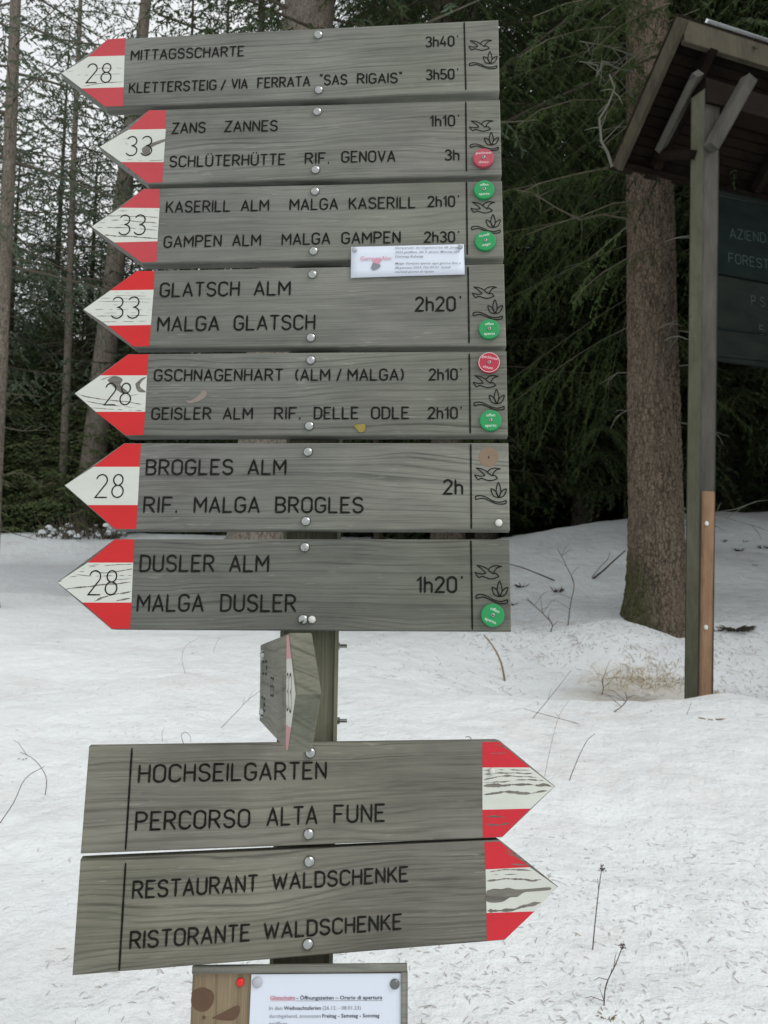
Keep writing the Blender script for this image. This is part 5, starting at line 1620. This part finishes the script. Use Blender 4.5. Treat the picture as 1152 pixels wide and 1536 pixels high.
# ------------------------------------------------------------------ small things on the snow
def stalk(pts, label, cat='dry weed', r=.0022, mat=None, head=False, name='dry_weed', d=None, root_push=0.0, dz=0.0, twigs=0, seed=0):
    """pts: pixels from the root upwards; root found on the ground, the rest at about that distance"""
    base, dist = ground_at(*pts[0])
    if d is not None: dist = d
    P = [base - Vector((0, 0, .02))] + [at(px, py, dist + dz * i / len(pts)) for i, (px, py) in enumerate(pts)]
    P[1] = base
    sm = [P[0]]
    Q = [P[0]] + P + [P[-1]]
    for i in range(1, len(Q) - 2):
        for k in range(4):
            t = k / 4
            sm.append(.5 * ((2 * Q[i]) + (-Q[i - 1] + Q[i + 1]) * t + (2 * Q[i - 1] - 5 * Q[i] + 4 * Q[i + 1] - Q[i + 2]) * t * t + (-Q[i - 1] + 3 * Q[i] - 3 * Q[i + 1] + Q[i + 2]) * t ** 3))
    sm.append(P[-1]); sm = sm[1:]
    n = len(sm)
    root = thing(name, label, cat, Matrix.Translation(base))
    I = Matrix.Translation(-base)
    sm = [I @ p for p in sm]
    mb = MB(); mb.add(tube(sm, [r * (1 - .55 * i / n) for i in range(n)], 5))
    rg = random.Random(seed)
    for k in range(twigs):
        i = rg.randint(n // 3, n - 2); dd = Vector((rg.uniform(-1, 1), rg.uniform(-.5, .5), rg.uniform(.2, 1))).normalized()
        l = dist * rg.uniform(.006, .022)
        mb.add(tube([sm[i], sm[i] + dd * l, sm[i] + dd * l * 1.6 + Vector((0, 0, -.3 * l))], [r * .5, r * .4, r * .2], 4))
    mb.build('stem', mat or M['stalk'], root)
    if head:
        hb = MB(); hr = .0075 * dist / 3
        for k in range(16):
            c = sm[-1] + Vector((rg.gauss(0, hr * .6), rg.gauss(0, hr * .6), rg.gauss(0, hr * 1.0)))
            hb.add(tube([c, c + Vector((rg.gauss(0, hr), rg.gauss(0, hr), rg.gauss(0, hr)))], [hr * .35, hr * .1], 4))
        hb.build('seed_head', M['stalk'], root)
    return root
stalk([(854, 1171), (866, 1140), (880, 1112), (893, 1100)], 'thin curved bare stem right of the Hochseilgarten tip')
stalk([(817, 1165), (826, 1120), (838, 1075), (854, 1050)], 'faint hair thin grass blade above the Hochseilgarten arrow tip', r=.0012, mat=M['twig'])
stalk([(889, 1424), (893, 1380), (898, 1335), (903, 1300)], 'upright dry stem with small dark seed head, right of the Restaurant sign', head=True, twigs=2, seed=1)
stalk([(906, 1508), (909, 1478), (924, 1445), (934, 1418)], 'crooked dry stem with seed head growing out of a dark hole, bottom right', head=True, twigs=5, seed=2)
stalk([(799, 1078), (822, 1050), (838, 1030), (857, 1005)], 'dry twig leaning right on the snow crest, beside a second flatter twig', twigs=2, seed=3)
stalk([(868, 1086), (840, 1078), (810, 1070), (786, 1063)], 'long flat twig lying along the snow crest', twigs=1, seed=4)
stalk([(757, 1021), (752, 995), (741, 972), (726, 952)], 'thick tan broken stem leaning left below the Dusler sign', r=.011, mat=M['straw_dark'], name='broken_stem')
stalk([(68, 1192), (69, 1165), (52, 1140), (30, 1128)], 'arched dry stem drooping over at the left edge', seed=5, twigs=1)
stalk([(0, 1235), (20, 1205), (38, 1168), (66, 1150)], 'long curved stem crossing the arched one at the left edge', seed=6)
stalk([(278, 1010), (273, 990), (278, 970), (297, 958)], 'small curved grass stem under the tip of the Dusler sign', seed=7, r=.0016)
stalk([(320, 978), (324, 966), (330, 955)], 'tiny upright stem beside the curved one under the Dusler sign', seed=8, r=.0016)
stalk([(332, 1092), (355, 1068), (372, 1050), (392, 1035)], 'thin twig rising to the side sign, left of the post', seed=9, twigs=2, r=.0018)
stalk([(275, 1115), (272, 1103), (278, 1098), (285, 1104), (286, 1113)], 'tiny hooked stem just above the Hochseilgarten sign', seed=10, r=.0018)
stalk([(244, 1112), (243, 1100), (247, 1090)], 'short stub of grass left of the hooked stem', seed=19, r=.0014)
stalk([(852, 938), (856, 905), (861, 876), (850, 850), (836, 822)], 'leafless sapling with a few fine twigs on the shaded snow mound', seed=11, twigs=7, r=.006)
stalk([(826, 948), (828, 936), (814, 920), (798, 905), (790, 897)], 'low dark tangle of twigs left of the leafless sapling', seed=12, twigs=9, r=.006)
stalk([(890, 868), (905, 856), (920, 842), (938, 826)], 'dark stick leaning against the big spruce trunk', r=.016, mat=M['bark_dark'], name='fallen_stick', seed=13)
stalk([(888, 866), (901, 850), (912, 838), (915, 828)], 'thinner twig forking beside the dark stick', r=.006, mat=M['bark_dark'], name='fallen_stick', seed=14)
stalk([(832, 871), (808, 861), (785, 852), (764, 846)], 'thin dark branch lying on the snow right of the Dusler sign', r=.011, mat=M['bark_dark'], name='fallen_stick', seed=15)
stalk([(903, 1042), (905, 1032), (903, 1020), (907, 1012)], 'small dark weed on the crest left of the shelter post', seed=16, twigs=6, r=.004)
stalk([(921, 1068), (932, 1060), (940, 1050), (938, 1040)], 'little bent weed on the near snow below the big tree', seed=17, twigs=5, r=.004)
stalk([(1030, 1072), (1034, 1062), (1037, 1053)], 'single short stem below the shelter post', seed=18, r=.0018)

# tufts: fallen cones / dark clumps poking through the snow
def tuft(px, py, rpx, label, mat=None, n=26, name='dark_tuft', flat=.6, seed=0, cat='plant debris'):
    base, d = ground_at(px, py); rad = rpx / FPX * d
    rg = random.Random(seed + int(px)); root = thing(name, label, cat, Matrix.Translation(base))
    mb = MB()
    for k in range(n):
        a = rg.uniform(0, 6.28); q = rad * rg.random() ** .6
        c = Vector((math.cos(a) * q * .6, math.sin(a) * q * .6, -.008))
        v = Vector((math.cos(a), math.sin(a), rg.uniform(.1, flat * 2))).normalized() * rad * rg.uniform(.3, .9)
        mb.add(tube([c, c + v * .6 + Vector((0, 0, rad * .08)), c + v], [rad * .07, rad * .05, rad * .015], 4))
    mb.build('twigs', mat or M['bark_dark'], root)
    return root
tuft(838, 1198, 6, 'small black cone fragment in the snow right of the Hochseilgarten tip', seed=1)
tuft(912, 1522, 16, 'brown tuft in a melted hole at the foot of the crooked stem', seed=2, mat=M['straw_dark'])
tuft(1067, 1078, 15, 'brownish flattened tuft in a hollow below the shelter post', seed=3, mat=M['straw_dark'], flat=.15)
tuft(782, 880, 12, 'dark clump right beside the Dusler sign', seed=4)
tuft(835, 887, 13, 'dark clump in the middle of the shaded mound', seed=5)
tuft(771, 907, 7, 'smallest dark clump beside the Dusler sign emblem', seed=6)
tuft(1105, 945, 26, 'flat dark debris on the snow right of the shelter post', seed=7, n=40, flat=.25)
tuft(1075, 945, 12, 'thin debris touching the splinted shelter post', seed=17, n=18, flat=.25)
tuft(34, 1138, 7, 'dark knot of grass at the left edge', seed=8)
tuft(155, 1285, 6, 'little dark clump seen through the gap between the two rightward signs', seed=9)
tuft(86, 1374, 4, 'tiny dark speck of bark left of the Restaurant sign', seed=10)
tuft(85, 963 + 0, 4, 'tiny bark scrap left of the Dusler sign tip', seed=12)
tuft(287, 979, 7, 'small dark leaf scrap below the Dusler sign', seed=13, flat=.2)
for i, (px, py, r_) in enumerate(((1108, 826, 9), (1086, 812, 6), (1145, 822, 9), (1133, 848, 5), (1118, 812, 5))):
    tuft(px, py, r_, ['dark tuft on the slope right of the shelter post, largest', 'dark tuft on the slope next to the splint top', 'dark tuft on the slope at the right edge of the frame', 'lowest dark tuft on the slope near the right edge', 'upper small tuft on the slope under the notice board'][i], seed=20 + i)
# dry yellow grass at the foot of the mound and tree
def grass(px, py, rpx, n, hgt_, label, seed):
    base, d = ground_at(px, py); rad = rpx / FPX * d
    rg = random.Random(seed); root = thing('dry_grass', label, 'dry grass', Matrix.Translation(base)); mb = MB()
    for k in range(n):
        x = rg.gauss(0, rad * .5); y = rg.gauss(0, rad * .25)
        z = H1(base.x + x, base.y + y) - base.z - .01
        l = hgt_ * rg.uniform(.4, 1.1); v = Vector((rg.gauss(0, .5), rg.gauss(0, .3), rg.uniform(.3, 1))).normalized()
        p = Vector((x, y, z)); mb.add(tube([p, p + v * l * .5, p + v * l + Vector((v.x * .3, 0, -.25)) * l], [.0022, .0018, .0008], 3, False))
    mb.build('blades', M['straw'], root)
grass(985, 1020, 60, 170, .14, 'patch of pale dry grass left of the shelter post foot', 1)
grass(930, 1022, 45, 60, .12, 'thin scatter of dry grass along the crest', 2)
grass(1010, 925, 22, 50, .18, 'dry grass tuft against the foot of the big spruce', 3)
grass(1072, 1040, 14, 30, .06, 'short brown grass at the foot of the splint board', 4)

# snow-laden brush on the left bank
def snow_brush(px, py, rpx, label, seed):
    base, d = ground_at(px, py); rad = rpx / FPX * d
    if d > 30: d = 17; base = at(px, py, d); base.z = H1(base.x, base.y)
    rg = random.Random(seed); root = thing('snowy_brush', label, 'bush', Matrix.Translation(base)); mb = MB(); sn = MB()
    for k in range(70):
        x, y = rg.gauss(0, rad * .6), rg.gauss(0, rad * .4); l = rad * rg.uniform(.5, 1.5)
        p = Vector((x, y, -.05)); v = Vector((rg.gauss(0, .6), rg.gauss(0, .5), 1)).normalized()
        q = p + v * l; mb.add(tube([p, p + v * l * .6, q], [.012, .009, .004], 4, False))
        for j in range(1 if k % 3 == 0 else 0):
            c = p + v * l * rg.uniform(.1, .9)
            r = rg.uniform(.02, .055)
            V_, F_ = tube([c + Vector((-r * 1.6, 0, 0)), c + Vector((-r, 0, r * .2)), c + Vector((0, 0, r * .3)), c + Vector((r, 0, r * .1)), c + Vector((r * 1.6, 0, -r * .2))], [r * .2, r * .7, r * .9, r * .7, r * .2], 6)
            sn.add((V_, F_))
    mb.build('branches', M['twig'], root); sn.build('snow_clumps', M['snow_clump'], root, True)
snow_brush(118, 806, 32, 'snow covered brush on the bank left of the Dusler sign', 1)
snow_brush(78, 803, 16, 'smaller snowy brush at the left end of the brushy bank', 2)
snow_brush(160, 806, 18, 'snowy twigs on the bank just above the Dusler sign tip', 3)
for i, (px, d, s) in enumerate(((150, 16.4, .42), (185, 16.6, .36), (100, 17.0, .4), (1120, 12.2, .55), (1150, 12.0, .6), (1090, 12.8, .5))):
    x = pxx(px, d)
    plant('bush', x, d, ['low dark spruce bush behind the Dusler sign tip', 'small spruce bush half hidden by the Brogles sign', 'low spruce bush among the snowy brush', 'dark spruce bush on the slope right of the shelter post', 'dark spruce bush on the slope at the right edge', 'dark spruce bush just right of the splint board'][i], None, s=s, rz=i, name='spruce_bush', cat='bush', fol=M['fol'])

# dead lichen-grey branch hanging in front of the roof edge
def branch(pts, d0, d1, r, label, seed, mat):
    P = [at(px, py, d0 + (d1 - d0) * i / (len(pts) - 1)) for i, (px, py) in enumerate(pts)]
    rg = random.Random(seed); I = big.matrix_world.inverted()
    bpy.context.view_layer.update()
    I = Matrix.Translation(-Vector(big.location))
    mb = MB(); Q = [I @ p for p in P]; n = len(Q)
    mb.add(tube(Q, [r * (1 - .6 * i / n) for i in range(n)], 6))
    for k in range(8):
        i = rg.randint(1, n - 2); t = rg.random(); c = Q[i] * (1 - t) + Q[i + 1] * t
        v = Vector((rg.gauss(0, 1), rg.gauss(0, .5), rg.gauss(-.2, 1))).normalized() * rg.uniform(.05, .25)
        mb.add(tube([c, c + v * .5 + Vector((.01, 0, .01)), c + v], [r * .35, r * .25, r * .12], 4))
    o = mb.build('dead_branch', mat, big, False); o['label'] = label
branch([(950, 108), (925, 102), (905, 92), (895, 115), (897, 98), (870, 92)], 6.9, 6.4, .010, 'pale dead branch with drooping twig left of the roof', 1, M['twig_pale'])
branch([(918, 250), (912, 230), (902, 212), (899, 178), (912, 158), (922, 132), (914, 112)], 6.3, 6.0, .012, 'crooked grey dead branch hanging beside the roof corner', 2, M['twig_pale'])
branch([(958, 88), (935, 78), (905, 68), (870, 62)], 6.9, 6.3, .008, 'straight dead branch above the crooked one', 3, M['twig_pale'])
branch([(950, 330), (905, 322), (870, 330), (835, 312), (800, 290), (775, 285)], 7.1, 6.6, .010, 'long bare branch reaching left towards the signs', 4, M['twig'])

# living branches hanging left of the big trunk (needles modelled)
def live_branch(pts, d0, d1, label, seed, spread=.28):
    rgn = np.random.default_rng(seed)
    P = np.array([tuple(at(px, py, d0 + (d1 - d0) * i / (len(pts) - 1)) - Vector(big.location)) for i, (px, py) in enumerate(pts)])
    SP, SD = [], []
    for i in range(len(P) - 1):
        seg = P[i + 1] - P[i]; L = np.linalg.norm(seg); dd = seg / L
        m_ = max(3, int(L / .035))
        for j in range(m_):
            p = P[i] + seg * (j + rgn.random()) / m_
            frac = (i + j / m_) / (len(P) - 1)
            side = 1 if rgn.random() < .5 else -1
            lat = np.cross(dd, [0, 0, 1]); lat /= np.linalg.norm(lat)
            v = lat * side * .55 + dd * .6 + np.array([0, 0, -.75]) + rgn.normal(0, .2, 3); v /= np.linalg.norm(v)
            l = spread * (1 - .55 * frac) * (.5 + .8 * rgn.random())
            k = max(2, int(l / .05)); q = p
            for _ in range(k):
                v2 = v + rgn.normal(0, .15, 3); v2 /= np.linalg.norm(v2)
                SP.append(q); SD.append(v2 * .055)
                if rgn.random() < .6:
                    v3 = v2 + rgn.normal(0, .6, 3); v3 /= np.linalg.norm(v3); SP.append(q); SD.append(v3 * .06)
                q = q + v2 * .05
    SP = np.array(SP); SD = np.array(SD); n = len(SP); m_ = 22
    ax = SD / np.linalg.norm(SD, axis=1)[:, None]
    base = SP[:, None] + SD[:, None] * rgn.random((n, m_, 1))
    rd = rgn.normal(0, 1, (n, m_, 3)); rd -= (rd * ax[:, None]).sum(2, keepdims=True) * ax[:, None]; rd /= np.linalg.norm(rd, axis=2, keepdims=True)
    nd = rd * .75 + ax[:, None] * .65
    tip = base + nd * .017
    wv = np.cross(nd, rgn.normal(0, 1, (n, m_, 3))); wv /= np.linalg.norm(wv, axis=2, keepdims=True)
    V = np.stack([base - wv * .0014, base + wv * .0014, tip], 2).reshape(-1, 3); F = np.arange(len(V)).reshape(-1, 3)
    o = np_mesh('needle_branch', V, F, M['fol_near'], big)
    if label: o['label'] = label
    mb = MB(); Q = [Vector(p) for p in P]; mb.add(tube(Q, [.007 * (1 - .7 * i / len(Q)) for i in range(len(Q))], 6))
    mb.build('branch_stem', M['twig'], big)
live_branch([(975, 372), (940, 388), (905, 408), (876, 432), (860, 455)], 7.0, 6.3, 'hanging green branch with drooping tips left of the big trunk', 1)
live_branch([(970, 300), (920, 305), (870, 325), (820, 340), (790, 352)], 7.0, 6.4, None, 2)
live_branch([(938, 243), (915, 250), (860, 262), (810, 275), (780, 290)], 7.1, 6.3, None, 3)
live_branch([(965, 60), (920, 40), (870, 45), (820, 60), (780, 85)], 7.0, 6.2, None, 4, .34)
live_branch([(985, 20), (950, 0), (900, -5), (850, 5), (800, 25)], 6.6, 5.8, None, 5, .34)
live_branch([(965, 150), (920, 150), (860, 150), (810, 165), (775, 190)], 7.1, 6.3, None, 6, .30)

live_branch([(1005, 5), (970, 18), (930, 40), (890, 75)], 6.7, 6.3, None, 11, .36)
live_branch([(1000, -20), (960, -10), (925, 10), (900, 30)], 6.6, 6.2, None, 12, .40)
live_branch([(1000, 60), (968, 72), (935, 98), (905, 130)], 6.7, 6.4, None, 13, .34)
live_branch([(985, 110), (955, 125), (925, 150), (900, 185)], 6.8, 6.5, None, 14, .32)
live_branch([(965, 175), (940, 190), (910, 215)], 6.9, 6.6, None, 15, .28)

# fallen needles and twiglets strewn on the snow
rgn = np.random.default_rng(9)
N = 16000
yy = 1.3 + 8.5 * rgn.random(N) ** 1.25
xx = (rgn.random(N) * 2 - 1) * (yy * .56 + .3)
dens = fnoise(xx * 1.4, yy * 1.4, 77, 3)
N2 = 3800   # bark scraps and needles collected round the big trunk and along the hollow
x2 = 2.0 + rgn.normal(0, 1.1, N2); y2 = 6.7 + rgn.normal(0, .75, N2)
kk = rgn.random(N2) < np.clip(.5 + 2.2 * fnoise(x2 * 2.2, y2 * 2.2, 99, 3), .05, 1)
x2, y2 = x2[kk], y2[kk]
keep = rgn.random(N) < np.clip(.30 + dens * 2.6, .04, 1) * np.clip(1.35 - yy * .08, .2, 1)
xx, yy = np.concatenate([xx[keep], x2]), np.concatenate([yy[keep], y2]); N = len(xx)
a = rgn.random(N) * 2 * np.pi; L = .004 + .011 * rgn.random(N) ** 1.3; w = .0008 + .0006 * rgn.random(N)
big_t = rgn.random(N) < .04; L = np.where(big_t, L * 2.0, L); far_ = np.arange(N) >= N - len(x2); L = np.where(far_, L * 1.8, L); w = np.where(far_, w * 2.2, w)
cx, sx2 = np.cos(a), np.sin(a)
def pt_(u, v, dz):
    X_ = xx + cx * u - sx2 * v; Y_ = yy + sx2 * u + cx * v
    return np.stack([X_, Y_, hgt(X_, Y_) + dz], 1)
bend = rgn.normal(0, .15, N) * L
p1 = pt_(-L, -w, .001); p2 = pt_(-L, w, .001); p3 = pt_(0 * L, w + bend, .0035); p4 = pt_(0 * L, -w + bend, .0035); p5 = pt_(L, w * .5, .0015); p6 = pt_(L, -w * .5, .0015)
V = np.stack([p1, p2, p3, p4, p5, p6], 1).reshape(-1, 3)
k6 = np.arange(N) * 6
F = np.concatenate([np.stack([k6, k6 + 1, k6 + 2, k6 + 3], 1), np.stack([k6 + 3, k6 + 2, k6 + 4, k6 + 5], 1)])
nl = np_mesh('needle_litter', V, F, M['litter'])
tag(nl, 'brown fallen needles and bark scraps strewn over the snow', 'litter', kind='stuff')
print('objects', len(bpy.data.objects))
